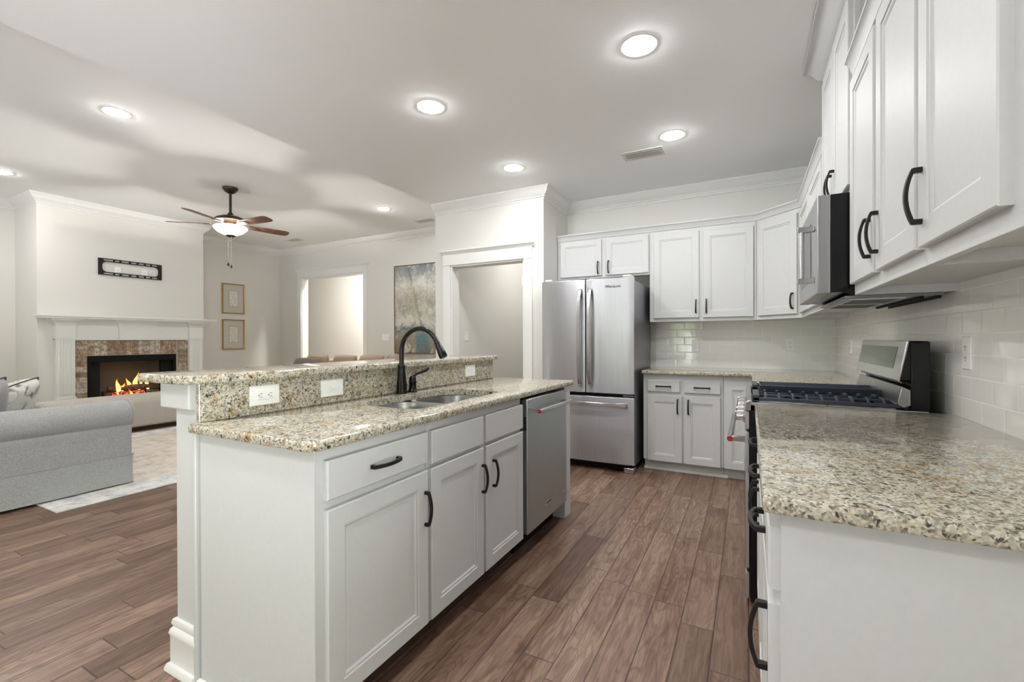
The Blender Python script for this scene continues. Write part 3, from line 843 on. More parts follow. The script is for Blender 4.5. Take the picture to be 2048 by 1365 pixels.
# ------------------------------------------------------------------ back run
t = thing('base_cabinet', 'white base cabinet beside the refrigerator with two drawers over two doors', 'cabinet', (-.857, 4.23, 0), 0)
base_body(t, .665, .64)
for (a0, a1, hx) in ((.04, .336, .300), (.353, .645, .389)):
    drawer(t, a0 if a0 < .2 else .353, a1 if a0 > .2 else .318, .722, .826); door(t, a0 - .002, a1 if a0 > .2 else .337, .097, .694, hx, .60)
b = MB(); b.prism([(.065, 0), (.05, 0), (.05, .008), (.056, .018), (.065, .022)], 'x', -.004, .7); b.build('shoe_molding', M['trimw'], t)
t = thing('base_cabinet', 'white corner base cabinet with one tall door, partly behind the range', 'cabinet', (-.19, 4.23, 0), 0)
base_body(t, .87, .64)
door(t, .008, .215, .097, .826)
t = thing('base_cabinet', 'white base cabinet on the right wall between the range and the corner', 'cabinet', (.052, 4.228, 0), -RI)
base_body(t, 1.17, .625); drawer(t, .62, 1.15, ZR0, ZR1); door(t, .62, 1.15, ZD0, ZD1)
b = MB(); counter_slab(b, [(-.865, 4.182), (.022, 4.182), (.022, 3.062), (XR - .008, 3.062), (XR - .008, YB - .008), (-.865, YB - .008)], .884, .914)
tag(b.build('countertop', M['granite'], angle=50), 'L-shaped granite worktop in the far corner between refrigerator and range', 'countertop')
# near right run
labs = ['white base cabinet under the near right counter, with its side panel facing the camera', 'white base cabinet under the near right counter, middle one of its row', 'white base cabinet under the near right counter, right up against the range']
for k, (y0, y1) in enumerate(((.962, 1.385), (1.387, 1.81), (1.812, 2.262))):
    t = thing('base_cabinet', labs[k], 'cabinet', (.052, y1, 0), -RI)
    w = y1 - y0
    base_body(t, w, .625); drawer(t, .015, w - .015, ZR0, ZR1); door(t, .015, w - .015, ZD0, ZD1, w - .045 if k != 1 else .045, .62)
b = MB(); counter_slab(b, rounded_rect(.022, XR - .008, .934, 2.266, (.012, .0, .0, .006), 4), .884, .914)
tag(b.build('countertop', M['granite'], angle=50), 'granite worktop at the near right, between camera and range, with a golden edge', 'countertop')

# ------------------------------------------------------------------ uppers
def upper_body(t, w, d, z0, z1, rec=.03):
    b = MB()
    b.box(0, w, 0, .019, z0, z1); b.box(0, .016, .019, d, z0, z1); b.box(w - .016, w, .019, d, z0, z1)
    b.box(.016, w - .016, .019, d, z0 + rec, z1); b.build('body', M['cab'], t, smooth=False, bevel=.0012)
UD = XR - .376
ZU = 1.366
t = thing('wall_cabinet', 'short white wall cabinet with two small doors above the refrigerator', 'cabinet', (-1.835, 4.575, 0), 0)
upper_body(t, .97, .303, 1.835, 2.262)
door(t, .037, .487, 1.858, 2.232, .455, 1.94, .05); door(t, .533, .962 - .0, 1.855, 2.228, .565, 1.94, .05)
t = thing('wall_cabinet', 'tall white wall cabinet with two doors on the back wall right of the refrigerator', 'cabinet', (-.863, 4.575, 0), 0)
upper_body(t, .925, .303, ZU, 2.262)
door(t, .038, .452, 1.40, 2.218, .425, 1.505); door(t, .488, .902, 1.398, 2.208, .515, 1.505)
# diagonal corner
A = Vector((.064, 4.575)); B = Vector((.376, 4.263)); dd = (B - A); ang = math.atan2(dd.y, dd.x); Ld = dd.length
t = thing('wall_cabinet', 'white diagonal wall cabinet in the corner with a single door', 'cabinet', (A.x, A.y, 0), ang)
b = MB()
loc = Matrix.Rotation(-ang, 4, 'Z') @ Matrix.Translation((-A.x, -A.y, 0))
b.prism([(A.x, A.y), (B.x, B.y), (XR, B.y), (XR, YB), (A.x, YB)], 'z', ZU, 2.262); b.xform(loc); b.build('body', M['cab'], t, smooth=False, bevel=.0012)
door(t, .03, Ld - .03, 1.40, 2.21, Ld - .062, 1.505)
t = thing('wall_cabinet', 'white wall cabinet with two doors on the right wall between microwave and corner', 'cabinet', (.376, 4.261, 0), -RI)
upper_body(t, 1.262, UD, ZU, 2.262)
door(t, .03, .615, 1.40, 2.21, .585, 1.505); door(t, .647, 1.232, 1.40, 2.21, .677, 1.505)
SC = [(0, 2.25), (.008, 2.25), (.010, 2.262), (.014, 2.268), (.018, 2.285), (.03, 2.298), (.034, 2.30), (.034, 2.312), (0, 2.312)]
b = MB(); b.sweep([(.376, 2.999), (.376, 4.263), (.064, 4.575), (-1.84 + .005, 4.575)], SC, 1)
tag(b.build('cabinet_crown', M['cab']), 'small white crown molding along the back wall cabinets and round the corner', 'molding')
# tall cabinet over the microwave
t = thing('wall_cabinet', 'white cabinet above the microwave with crown molding reaching up to the ceiling', 'cabinet', (.376, 2.997, 0), -RI)
upper_body(t, .762, UD, 1.80, ZK - .002, .0)
door(t, .02, .375, 1.825, 2.58, .345, 1.925); door(t, .387, .742, 1.825, 2.58, .417, 1.925)
b = MB(); b.sweep([(XR - .004, 2.2365), (.376, 2.2365), (.376, 2.997), (XR - .004, 2.997)], [(0, 2.605), (.012, 2.605), (.012, 2.625), (.034, 2.64), (.06, 2.685), (.082, 2.71), (.098, 2.715), (.098, 2.738), (0, 2.738)], 1)
b.xform(Matrix.Rotation(RI, 4, 'Z') @ Matrix.Translation((-.376, -2.997, 0))); b.build('crown', M['cab'], t)
# near uppers
t = thing('wall_cabinet', 'white wall cabinet with paired doors at the upper right, next to the microwave', 'cabinet', (.376, 2.234, 0), -RI)
upper_body(t, .822, UD, 1.372, 2.262)
door(t, .02, .395, 1.413, 2.215, .366, 1.53); door(t, .434, .812, 1.413, 2.215, .463, 1.53)
t = thing('wall_cabinet', 'white wall cabinet with one door, nearest the camera at the upper right edge', 'cabinet', (.376, 1.41, 0), -RI)
upper_body(t, .43, UD, 1.372, 2.262)
door(t, .012, .398, 1.413, 2.215, .042, 1.53)
b = MB(); b.sweep([(.376, .98), (.376, 2.234)], SC, 1)
tag(b.build('cabinet_crown', M['cab']), 'small white crown molding on top of the nearest upper cabinets at the right', 'molding')

# ------------------------------------------------------------------ refrigerator (local: x right, front at y=0 facing -y)
R = thing('refrigerator', 'stainless steel french door refrigerator with bottom freezer drawer', 'refrigerator', (-1.776, 4.00, 0), 0)
FW = .882
b = MB(); b.box(.008, FW - .006, .075, .80, .06, 1.725); b.build('body', M['steel_side'], R, bevel=.004)
b = MB(); b.box(.02, FW - .02, .05, .078, .05, 1.72); b.build('gasket', M['blackm'], R, smooth=False)
def fridge_door(name, x0, x1, z0, z1):
    b = MB(); n = 10; rs = []
    for i in range(n + 1):
        s = i / n; x = x0 + (x1 - x0) * s
        xc = x / FW * 2 - 1
        yf = .010 * xc * xc
        if i in (0, n): yf += .006
        rs.append([(x, yf, z0 + .004), (x, yf, z1 - .004), (x, yf + .006, z1), (x, .055, z1), (x, .055, z0), (x, yf + .006, z0)])
    b.rings(rs); return b.build(name, M['steel'], R, angle=30, bevel=.002)
dl = fridge_door('door', .0, FW / 2 - .004, .705, 1.752)
dr_ = fridge_door('door', FW / 2 + .004, FW, .705, 1.752)
fz = fridge_door('freezer_drawer', 0, FW, .075, .675)
def bowed(p, x, z0, z1, lean):
    b = MB(); n = 14; pts = []
    for i in range(n + 1):
        s = i / n
        pts.append((x, -.018 - .045 * (1 - (2 * s - 1) ** 4) , z0 + (z1 - z0) * s))
    b.bar(pts, (1, 0, 0), .034, .016)
    for z in (z0 + .008, z1 - .008): b.box(x - .015, x + .015, -.03, .006, z - .012, z + .012)
    return b.build('handle', M['steel_h'], p, bevel=.004)
bowed(dl, FW / 2 - .048, .775, 1.66, -1); bowed(dr_, FW / 2 + .048, .775, 1.66, 1)
b = MB(); n = 14
pts = [(.06 + (FW - .12) * i / n, -.018 - .048 * (1 - (2 * i / n - 1) ** 4), .612) for i in range(n + 1)]
b.bar(pts, (0, 0, 1), .036, .016)
for x in (.07, FW - .07): b.box(x - .012, x + .012, -.03, .012, .596, .628)
b.build('handle', M['steel_h'], fz, bevel=.004)
b = MB(); b.box(.03, FW - .03, .09, .12, .012, .06); b.build('kick_grille', M['blackm'], R, smooth=False)
for x in (.03, FW - .095):
    b = MB(); b.box(x, x + .09, .02, .14, 0, .05); b.build('foot', M['steel_h'], R, bevel=.008)
for x in (.03, FW - .10):
    b = MB(); b.box(x, x + .07, .02, .12, 1.7525, 1.772); b.build('hinge_cover', M['grille'], R, bevel=.006)
b = MB(); b.box(FW - .1, FW - .01, .02, .05, .683, .697); b.build('mid_hinge', M['steel_side'], R, bevel=.002)
text_mesh('Whirlpool', .034, 'door_lettering', M['emblem'], dr_, (FW - .185, -.0035, 1.672), (PI / 2, 0, math.radians(1.2)), .0006)

# ------------------------------------------------------------------ range (local: x from far to near, front toward -y)
G = thing('gas_range', 'stainless steel slide-in gas range with black sides and five knobs', 'range', (.035, 3.052, 0), -RI)
RW = .772
b = MB(); b.box(0, RW, -.03, .585, .02, .905); b.build('body', M['black'], G, bevel=.003)
b = MB()
for x in (.04, RW - .07): b.box(x, x + .03, .05, .08, 0, .02); b.box(x, x + .03, .5, .53, 0, .02)
b.build('foot', M['blackm'], G, smooth=False)
b = MB(); b.prism([(-.05, .876), (-.046, .916), (-.036, .922), (-.022, .922), (-.018, .915), (.58, .915), (.58, .90), (-.01, .90), (-.01, .876)], 'x', 0, RW); ct = b.build('cooktop', M['steel_h'], G, bevel=.003)
b = MB(); b.box(.02, RW - .02, 0, .485, .9145, .917); b.build('burner_pan', M['steel_h'], ct, smooth=False)
b = MB(); b.prism([(-.05, .792), (-.05, .872), (-.031, .872), (-.031, .792)], 'x', .003, RW - .003); cp = b.build('control_panel', M['steel'], G, bevel=.003)
for i in range(5):
    x = .10 + i * (RW - .2) / 4
    b = MB(); b.cyl((x, -.05, .835), (x, -.058, .835), .027, n=28); kb = b.build('knob', M['chrome'], cp)
    b = MB(); b.cyl((x, -.058, .835), (x, -.086, .835), .021, .019, n=28); b.box(x - .004, x + .004, -.092, -.058, .815, .857); b.build('knob_grip', M['chrome'], kb, bevel=.001)
b = MB(); b.box(.003, RW - .003, -.05, -.031, .165, .782); od = b.build('oven_door', M['steel'], G, bevel=.004)
b = MB(); b.box(.13, RW - .13, -.0515, -.049, .30, .62); b.build('oven_window', M['black'], od, smooth=False)
b = MB(); b.cyl((.045, -.112, .735), (RW - .045, -.112, .735), .014, n=24)
for x in (.06, RW - .06): b.box(x - .014, x + .014, -.112, -.05, .724, .746)
b.build('handle', M['steel_h'], od, bevel=.001)
for x in (.0435, RW - .0435):
    b = MB(); b.cyl((x - .0015, -.112, .735), (x + .0015, -.112, .735), .0125, n=20); b.build('handle_cap', M['red'], od)
b = MB(); b.box(.003, RW - .003, -.05, -.031, .03, .150); b.build('storage_drawer', M['steel'], G, bevel=.004)
# burners, grates, griddle
for (x, y, r) in ((.16, .14, .045), (.16, .40, .036), (.612, .14, .04), (.612, .40, .045)):
    b = MB(); b.lathe([(r + .012, 0), (r + .012, .004), (r, .006), (r, .013), (r * .8, .016), (.0, .017)], (x, y, .917), 28, False); b.build('burner', M['black'], ct)
def grate(x0, x1, name='grate'):
    b = MB(); z0, z1 = .9215, .9385
    y0, y1 = -.018, .535
    b.box(x0, x1, y0, y0 + .026, .9185, .947); b.box(x0, x1, y1 - .014, y1, z0, z1)
    b.box(x0, x0 + .012, y0, y1, z0, z1 - .002); b.box(x1 - .012, x1, y0, y1, z0, z1 - .002)
    xm = (x0 + x1) / 2
    b.box(xm - .006, xm + .006, y0, y1, z0, z1)
    for k in range(10):
        y = y0 + .05 + k * (y1 - y0 - .08) / 9
        reach = .085 if k % 2 == 0 else .06
        for (xe, s) in ((x1 - .006, -1), (x0 + .006, 1)):
            b.bar([(xe, y, z0 + .004), (xe + s * .006, y, z0 + .012), (xe + s * .018, y, z1 + .006), (xe + s * .035, y, z1 + .009), (xe + s * reach, y, z1 + .009)], (0, 1, 0), .010, .010)
    for (yy) in (y0 + .02, (y0 + y1) / 2, y1 - .02):
        for xx in (x0 + .006, x1 - .006): b.box(xx - .006, xx + .006, yy - .006, yy + .006, .917, z0)
    return b.build(name, M['iron'], ct, bevel=.002)
grate(.015, .262); grate(.508, .757)
b = MB(); gx0, gx1, gy0, gy1 = .272, .500, .012, .50
b.rings([[(gx0 + .012, gy0 + .012, .923), (gx1 - .012, gy0 + .012, .923), (gx1 - .012, gy1 - .012, .923), (gx0 + .012, gy1 - .012, .923)],
         [(gx0, gy0, .968), (gx1, gy0, .968), (gx1, gy1, .968), (gx0, gy1, .968)],
         [(gx0 + .006, gy0 + .006, .968), (gx1 - .006, gy0 + .006, .968), (gx1 - .006, gy1 - .006, .968), (gx0 + .006, gy1 - .006, .968)],
         [(gx0 + .016, gy0 + .016, .948), (gx1 - .016, gy0 + .016, .948), (gx1 - .016, gy1 - .016, .948), (gx0 + .016, gy1 - .016, .948)]])
for xx in (gx0 + .03, gx1 - .03):
    for yy in (gy0 + .04, gy1 - .04): b.box(xx - .01, xx + .01, yy - .01, yy + .01, .917, .925)
b.build('griddle', M['iron'], ct, bevel=.002)
# backguard
b = MB(); b.box(.004, RW - .004, .526, .585, .905, 1.185); b.box(.02, RW - .02, .503, .53, 1.016, 1.03)
bg = b.build('backguard', M['black'], G, bevel=.004)
b = MB(); b.prism([(.500, 1.008), (.526, .995), (.526, .935), (.505, .925), (.492, .934), (.486, .95)], 'x', .002, RW - .002); b.build('lower_panel', M['steel'], bg, angle=50, bevel=.002)
b = MB(); b.prism([(.490, 1.030), (.520, 1.188), (.584, 1.188), (.584, 1.03)], 'x', .006, RW - .012); b.build('head_case', M['black'], bg, bevel=.004)
b = MB(); hp = [(.484, 1.030), (.514, 1.190), (.522, 1.188), (.492, 1.028)]
b.prism(hp, 'x', .0, RW); hf = b.build('head_fascia', M['steel_h'], bg, bevel=.003)
b = MB(); q = lambda s, o: (.484 + .030 * s - .0012 - o, 1.030 + .16 * s)
b.rings([[(xx, *q(s, 0)) for xx, s in ((.035, .28), (RW - .10, .28), (RW - .10, .84), (.035, .84))], [(xx, q(s, 0)[0] + .003, q(s, 0)[1]) for xx, s in ((.035, .28), (RW - .10, .28), (RW - .10, .84), (.035, .84))]])
b.build('display', M['screen'], hf, smooth=False)

# ------------------------------------------------------------------ microwave
Mw = thing('microwave', 'stainless steel over-the-range microwave with black body and vertical bar handle', 'microwave', (.252, 2.992, 0), -RI)
MWW = .752
b = MB(); b.prism([(.046, 1.79), (.43, 1.79), (.43, 1.372), (.12, 1.372), (.085, 1.388), (.046, 1.388)], 'x', .004, MWW - .004); b.build('body', M['black'], Mw, bevel=.002)
b = MB(); b.box(0, MWW, 0, .046, 1.386, 1.79); mdr = b.build('door', M['steel'], Mw, bevel=.003)
b = MB(); b.box(.08, .54, -.0015, .002, 1.46, 1.72); b.build('window', M['black'], mdr, smooth=False)
b = MB(); b.box(.02, .732, .095, .40, 1.362, 1.373); bp = b.build('bottom_plate', M['steel_side'], Mw, bevel=.001)
b = MB()
b.box(.06, .36, .12, .30, 1.358, 1.3625); b.box(.40, .69, .12, .30, 1.358, 1.3625); b.build('grease_filter', M['grille'], bp, smooth=False)
b = MB()
for x0 in (.06, .40):
    for k in range(9): b.box(x0 + .01 + k * .031, x0 + .026 + k * .031, .13, .29, 1.3572, 1.3585)
b.build('filter_slots', M['slot'], bp, smooth=False)
b = MB(); b.box(.03, .722, .335, .345, 1.352, 1.363); b.box(.03, .722, .385, .395, 1.352, 1.363); b.build('vent_rail', M['blackm'], bp, smooth=False)
b = MB(); b.cyl((.655, -.048, 1.455), (.655, -.048, 1.665), .0125, n=24)
b.box(.642, .668, -.062, 0, 1.660, 1.684); b.box(.642, .668, -.062, 0, 1.438, 1.462); b.build('handle', M['steel_h'], mdr, bevel=.002)

# ------------------------------------------------------------------ ceiling lights, vents, fan
def downlight(name, label, x, y, z, on=True):
    t = thing(name, label, 'ceiling light', (x, y, z), 0, 'recessed ceiling lights')
    b = MB(); b.lathe([(.078, -.001), (.092, -.004), (.097, -.002), (.097, -.0003)], n=40, cap=False); b.build('trim_ring', M['trimw'], t)
    b = MB(); b.lathe([(.0, -.017), (.03, -.0157), (.055, -.0115), (.072, -.005), (.078, -.001)], n=40, cap=False); b.build('lens', M['lens' if z < 2.9 else 'lens_living'], t)
    return t
for (x, y, z, lab) in ((-.508, 2.411, ZK, 'recessed light in the kitchen ceiling nearest the upper cabinets, largest in view'),
                       (-1.862, 2.397, ZK, 'recessed light in the kitchen ceiling above the near half of the island'),
                       (-.509, 3.592, ZK, 'recessed light in the kitchen ceiling right beside the air vent'),
                       (-1.868, 3.598, ZK, 'recessed light in the kitchen ceiling in front of the pantry molding'),
                       (-4.535, 1.754, ZL, 'recessed light in the living room ceiling close to the dropped kitchen ceiling edge'),
                       (-4.567, 4.805, ZL, 'recessed light in the living room ceiling right of the fan, toward the painting wall'),
                       (-7.236, 1.779, ZL, 'recessed light at the left edge of the view, above the fireplace corner'),
                       (-1.19, .25, ZK, 'added unseen recessed light in the kitchen ceiling just left of the camera'), (-.508, -.7, ZK, 'added unseen recessed light in the kitchen ceiling behind the camera, right side'), (-1.865, -.7, ZK, 'added unseen recessed light in the kitchen ceiling behind the camera, left side'), 
                       (-4.535, -1.4, ZL, 'added unseen recessed light in the living ceiling behind the sofa'), (-7.236, -1.4, ZL, 'added unseen recessed light in the living ceiling by the near windows')):  # last five are out of view, added as fill light
    downlight('recessed_light', lab, x, y, z)

def vent(label, x, y, z, w, h_, rot=0):
    t = thing('ceiling_vent', label, 'air vent', (x, y, z), rot)
    b = MB(); b.box(-w / 2, w / 2, -h_ / 2, -h_ / 2 + .024, -.006, -.0003); b.box(-w / 2, w / 2, h_ / 2 - .024, h_ / 2, -.006, -.0003)
    b.box(-w / 2, -w / 2 + .024, -h_ / 2 + .024, h_ / 2 - .024, -.006, -.0003); b.box(w / 2 - .024, w / 2, -h_ / 2 + .024, h_ / 2 - .024, -.006, -.0003)
    b.build('frame', M['grille'], t, smooth=False, bevel=.001)
    b = MB(); b.box(-w / 2 + .02, w / 2 - .02, -h_ / 2 + .02, h_ / 2 - .02, -.0015, -.0004); b.build('backing', M['blackm'], t, smooth=False)
    n = 4; b = MB()
    for k in range(n):
        y_ = -h_ / 2 + .024 + (k + .5) * (h_ - .048) / n
        b.prism([(y_ - .009, -.0045), (y_ - .009, -.0035), (y_ + .002, -.0075), (y_ + .002, -.0085)], 'x', -w / 2 + .024, w / 2 - .024)
    b.build('slats', M['grille'], t, smooth=False)
vent('white slatted air vent in the kitchen ceiling above the back cabinets', -.775, 3.83, ZK, .33, .18)
vent('white slatted air vent in the living room ceiling beside the pantry corner', -4.45, 5.576, ZL, .34, .18)
vent('white slatted air vent in the living room ceiling past the fan blades', -7.42, 5.51, ZL, .34, .18)

FX, FY = -5.573, 3.266
fan = thing('ceiling_fan', 'dark bronze ceiling fan with walnut blades and a lit glass bowl', 'ceiling fan', (FX, FY, ZL))
b = MB(); b.lathe([(.085, 0), (.085, -.012), (.076, -.035), (.05, -.058), (.026, -.07), (.018, -.072)], n=36); b.build('canopy', M['fanwood_dark'], fan)
b = MB(); b.cyl((0, 0, -.06), (0, 0, -.335), .015, n=20); b.build('downrod', M['fanwood_dark'], fan)
b = MB(); b.lathe([(.018, -.300), (.03, -.315), (.036, -.338), (.10, -.350), (.158, -.375), (.178, -.398), (.172, -.408), (.12, -.415), (.085, -.428), (.085, -.45), (.06, -.458)], n=44); b.build('motor_housing', M['fanwood_dark'], fan)
for k in range(5):
    a = math.radians(4 + 72 * k)
    Rz = Matrix.Translation((0, 0, -.445)) @ Matrix.Rotation(a, 4, 'Z')
    Rb = Rz @ Matrix.Rotation(math.radians(-12), 4, 'X')
    b = MB()
    prof = [(.20, .050), (.28, .056), (.42, .064), (.56, .069), (.635, .067), (.665, .055), (.678, .03), (.68, 0)]
    poly = [(x, -w) for x, w in prof] + [(x, w) for x, w in reversed(prof[:-1])]
    b.prism(poly, 'z', -.003, .004); b.xform(Rb); bl = b.build('blade', M['blade'], fan)
    b = MB(); b.box(.07, .15, -.014, .014, -.008, -.001)
    b.prism([(.14, -.014), (.20, -.045), (.27, -.035), (.30, 0), (.27, .035), (.20, .045), (.14, .014)], 'z', -.009, -.0035); b.xform(Rb); b.build('blade_iron', M['fanwood_dark'], bl, bevel=.001)
b = MB(); b.lathe([(.06, -.45), (.09, -.462), (.09, -.470), (.05, -.474)], n=36); b.build('light_fitter', M['fanwood_dark'], fan)
b = MB(); b.lathe([(.168, -.470), (.178, -.478), (.182, -.488), (.172, -.505), (.135, -.54), (.08, -.566), (.03, -.575), (0, -.576)], n=44, cap=False); b.build('glass_bowl', M['bowl'], fan)
b = MB(); b.lathe([(0, -.574), (.05, -.574), (.056, -.582), (.04, -.594), (.016, -.602), (.0, -.606)], n=28, cap=False); b.build('finial', M['fanwood_dark'], fan)
for (dx, dy, zz, rr) in ((-.026, -.014, -.905, .014), (.03, -.01, -.935, .011)):
    b = MB(); b.cyl((dx, dy, -.58), (dx, dy, zz), .0028, n=8); ch = b.build('pull_chain', M['chain'], fan)
    b = MB(); b.lathe([(0.001, 0), (rr * .5, -.008), (rr, -.028), (rr * .7, -.042), (.001, -.046)], (dx, dy, zz), 14); b.build('pull_knob', M['fanwood_dark'], ch)

# ------------------------------------------------------------------ fireplace
MT = thing('mantel', 'white painted fireplace mantel with fluted legs and keystone', 'mantel', (XC, 3.24, 0))
def mant(mb, name, mat=None, parent=MT, **kw):
    mb.xform(Matrix.Translation((-XC, -3.24, 0))); return mb.build(name, mat or M['trimw'], parent, **kw)
b = MB(); b.box(XC, XC + .20, 2.20, 4.27, 1.505, 1.532); b.box(XC, XC + .185, 2.215, 4.255, 1.482, 1.505); mant(b, 'shelf', bevel=.004)
b = MB(); b.box(XC, XC + .055, 2.375, 4.105, 1.205, 1.484); b.prism([(XC + .055, 1.40), (XC + .075, 1.43), (XC + .12, 1.47), (XC + .13, 1.483), (XC + .055, 1.483)], 'y', 2.36, 4.12); mant(b, 'frieze', bevel=.002)
for y0 in (2.375, 3.92):
    y1 = y0 + .185
    b = MB(); b.box(XC, XC + .085, y0, y1, .46, 1.24)
    lg = mant(b, 'leg', bevel=.002)
    b = MB()
    for k in range(6):
        yc = y0 + .03 + k * .025
        b.prism(rounded_rect(XC + .083, XC + .093, yc - .008, yc + .008, (.0, .004, .004, 0), 3), 'z', .50, 1.20)
    mant(b, 'fluting', None, lg)
    b = MB(); b.box(XC, XC + .10, y0 - .012, y1 + .012, 0.0, .46); mant(b, 'plinth', None, lg, bevel=.002)
    b = MB(); b.box(XC, XC + .10, y0 - .004, y1 + .004, 1.222, 1.40)
    rs = []
    for (o, z) in ((0.0, 1.40), (.012, 1.412), (.012, 1.422), (.03, 1.445), (.055, 1.462), (.06, 1.482)):
        rs.append([(XC, y0 - .004 - o, z), (XC + .10 + o, y0 - .004 - o, z), (XC + .10 + o, y1 + .004 + o, z), (XC, y1 + .004 + o, z)])
    b.rings(rs); mant(b, 'capital', None, lg, angle=20)
b = MB(); ys, ye = 3.03, 3.45
rs = []
for (o, p, z) in ((0, .085, 1.207), (0, .085, 1.36), (.006, .09, 1.39), (.02, .10, 1.42), (.045, .12, 1.45), (.075, .14, 1.47), (.08, .145, 1.482)):
    rs.append([(XC, ys - o, z), (XC + p, ys - o, z), (XC + p, ye + o, z), (XC, ye + o, z)])
b.rings(rs); mant(b, 'keystone', angle=20)

# brick surround
b = MB()
tints = []
def brick(y0, y1, z0, z1):
    r = random.random(); g = .0035
    n0 = len(b.bm.verts); b.box(XC + .001, XC + .035 + random.uniform(-.002, .002), y0 + g, y1 - g, z0 + g, z1 - g); tints.extend([r] * 8)
yb0, yb1, zb = 2.56, 3.92, 1.205
y = yb0
n = 20; bw = (yb1 - yb0 - .0) / n
rows = 17; rh = (zb - .20) / 5
k = 0
y = yb0 + .14
while y < yb1 - .14 - .03:
    brick(y, min(y + .0705, yb1 - .14), FBZ1, zb); y += .0705
zz = 0.0
while zz < zb - .02:
    z2 = min(zz + .071, zb)
    brick(yb0, yb0 + .14, zz, z2); brick(yb1 - .14, yb1, zz, z2); zz += .071
br = b.build('brick_surround', M['brick'], bevel=.002)
at = br.data.attributes.new('tint', 'FLOAT', 'POINT')
at.data.foreach_set('value', tints)
tag(br, 'whitewashed tan brick surround of the fireplace, soldier course on top', 'brick surround')
b = MB(); b.box(XC, XC + .028, yb0, FBY0 + .01, 0, zb); b.box(XC, XC + .028, FBY1 - .01, yb1, 0, zb); b.box(XC, XC + .028, FBY0 + .01, FBY1 - .01, FBZ1 - .004, zb)
b.build('mortar_bed', M['mortar'], br, smooth=False)
FBX = thing('firebox', 'black metal firebox with tan refractory panels and open front', 'firebox', (XC, 3.23, 0))
def fb(mb, name, mat, parent=FBX, **kw):
    mb.xform(Matrix.Translation((-XC, -3.23, 0))); return mb.build(name, mat, parent, **kw)
y0, y1 = FBY0 + .014, FBY1 - .014
b = MB(); b.box(XC - .03, XC + .03, y0, y0 + .035, .30, .99); b.box(XC - .03, XC + .03, y1 - .035, y1, .30, .99); b.box(XC - .03, XC + .03, y0 + .035, y1 - .035, .90, .99)
b.box(XC - .05, XC + .03, y0, y1, .125, .30); fb(b, 'frame', M['blackm'], smooth=False, bevel=.002)
b = MB(); b.box(XC - .12, XC - .05, y0, y0 + .16, .30, .96); b.box(XC - .12, XC - .05, y1 - .16, y1, .30, .96); b.box(XC - .50, XC - .05, y0, y1, .93, .95); fb(b, 'hood', M['slate'], smooth=False)
b = MB(); b.box(XC - .52, XC - .50, y0 + .08, y1 - .08, .30, .95); b.prism([(XC - .5, y0 + .16), (XC - .12, y0 + .03), (XC - .12, y0 + .01), (XC - .52, y0 + .14)], 'z', .30, .95)
b.prism([(XC - .5, y1 - .16), (XC - .12, y1 - .03), (XC - .12, y1 - .01), (XC - .52, y1 - .14)], 'z', .30, .95); b.box(XC - .5, XC - .05, y0, y1, .28, .31); fb(b, 'refractory_lining', M['firebrick'], smooth=False)
b = MB()
for k in range(8):
    yy = 3.0 + k * .07; b.box(XC - .36, XC - .12, yy - .006, yy + .006, .35, .362); b.box(XC - .125, XC - .113, yy - .006, yy + .006, .355, .43)
b.box(XC - .25, XC - .238, 2.98, 3.51, .338, .35)
for yy in (3.02, 3.47):
    for xx in (XC - .33, XC - .16): b.box(xx - .006, xx + .006, yy - .006, yy + .006, .31, .35)
fb(b, 'grate', M['blackm'], smooth=False)
def log(label, p0, p1, r, mat='log'):
    p0, p1 = Vector(p0), Vector(p1); n = 8
    b = MB(); pts = [p0.lerp(p1, i / n) for i in range(n + 1)]
    b.tube(pts, [r * random.uniform(.9, 1.08) for _ in pts], 14)
    c = (p0 + p1) / 2
    for v in b.bm.verts: v.co += Vector([random.uniform(-.004, .004) for _ in range(3)])
    b.xform(Matrix.Translation(-c)); o = b.build('firewood_log', M[mat]); o.location = c
    return tag(o, label, 'log', 'logs on the fire')
log('bark covered log at the back of the fire grate', (XC - .30, 2.98, .415), (XC - .30, 3.50, .42), .05)
log('glowing charred log at the front of the fire grate', (XC - .17, 3.05, .408), (XC - .18, 3.42, .41), .045, 'ember')
log('log lying across the top of the burning fire', (XC - .26, 3.02, .505), (XC - .20, 3.50, .51), .042)
log('split log end at the right side of the fire', (XC - .20, 3.46, .42), (XC - .16, 3.64, .40), .048)
log('split log leaning at the right behind the fire', (XC - .30, 3.50, .50), (XC - .26, 3.66, .47), .04)
b = MB(); random.seed(3)
for k in range(26):
    x, y, r = XC - random.uniform(.1, .38), random.uniform(2.98, 3.5), random.uniform(.012, .028)
    b.lathe([(0.001, 0), (r, r * .4), (r * .8, r), (.001, r * 1.3)], (x, y, .309), 7)
tag(b.build('embers', M['ember'], smooth=False), 'glowing red embers under the fire grate', 'embers', kind='stuff')
fls = thing('flames', 'orange flames rising over the burning logs', 'fire', (XC - .22, 3.24, .46))
for (dy, dx, h_, w, z) in ((-.12, .03, .19, .045, 0), (-.06, .0, .12, .04, .0), (.02, -.02, .17, .045, .02), (.10, .01, .25, .05, .02), (.15, -.01, .17, .04, .0), (.24, .02, .22, .04, .0), (-.16, .09, .16, .03, -.12), (.0, .09, .16, .035, -.13), (-.08, .10, .07, .05, -.14)):
    b = MB(); n = 10; rs = []
    for i in range(n + 1):
        s = i / n; r = w * .8 * (math.sin(PI * min(1, s * .9 + .12)) ** .8) * (1 - s) ** .55 + .0006
        cx, cy = dx + .012 * math.sin(5 * s + dy * 30), dy + .028 * math.sin(4 * s + dy * 40) * s
        rs.append([(cx + r * .5 * math.cos(2 * PI * k / 12), cy + r * math.sin(2 * PI * k / 12), z + h_ * s) for k in range(12)])
    b.rings(rs); b.build('flame', M['flame'], fls)

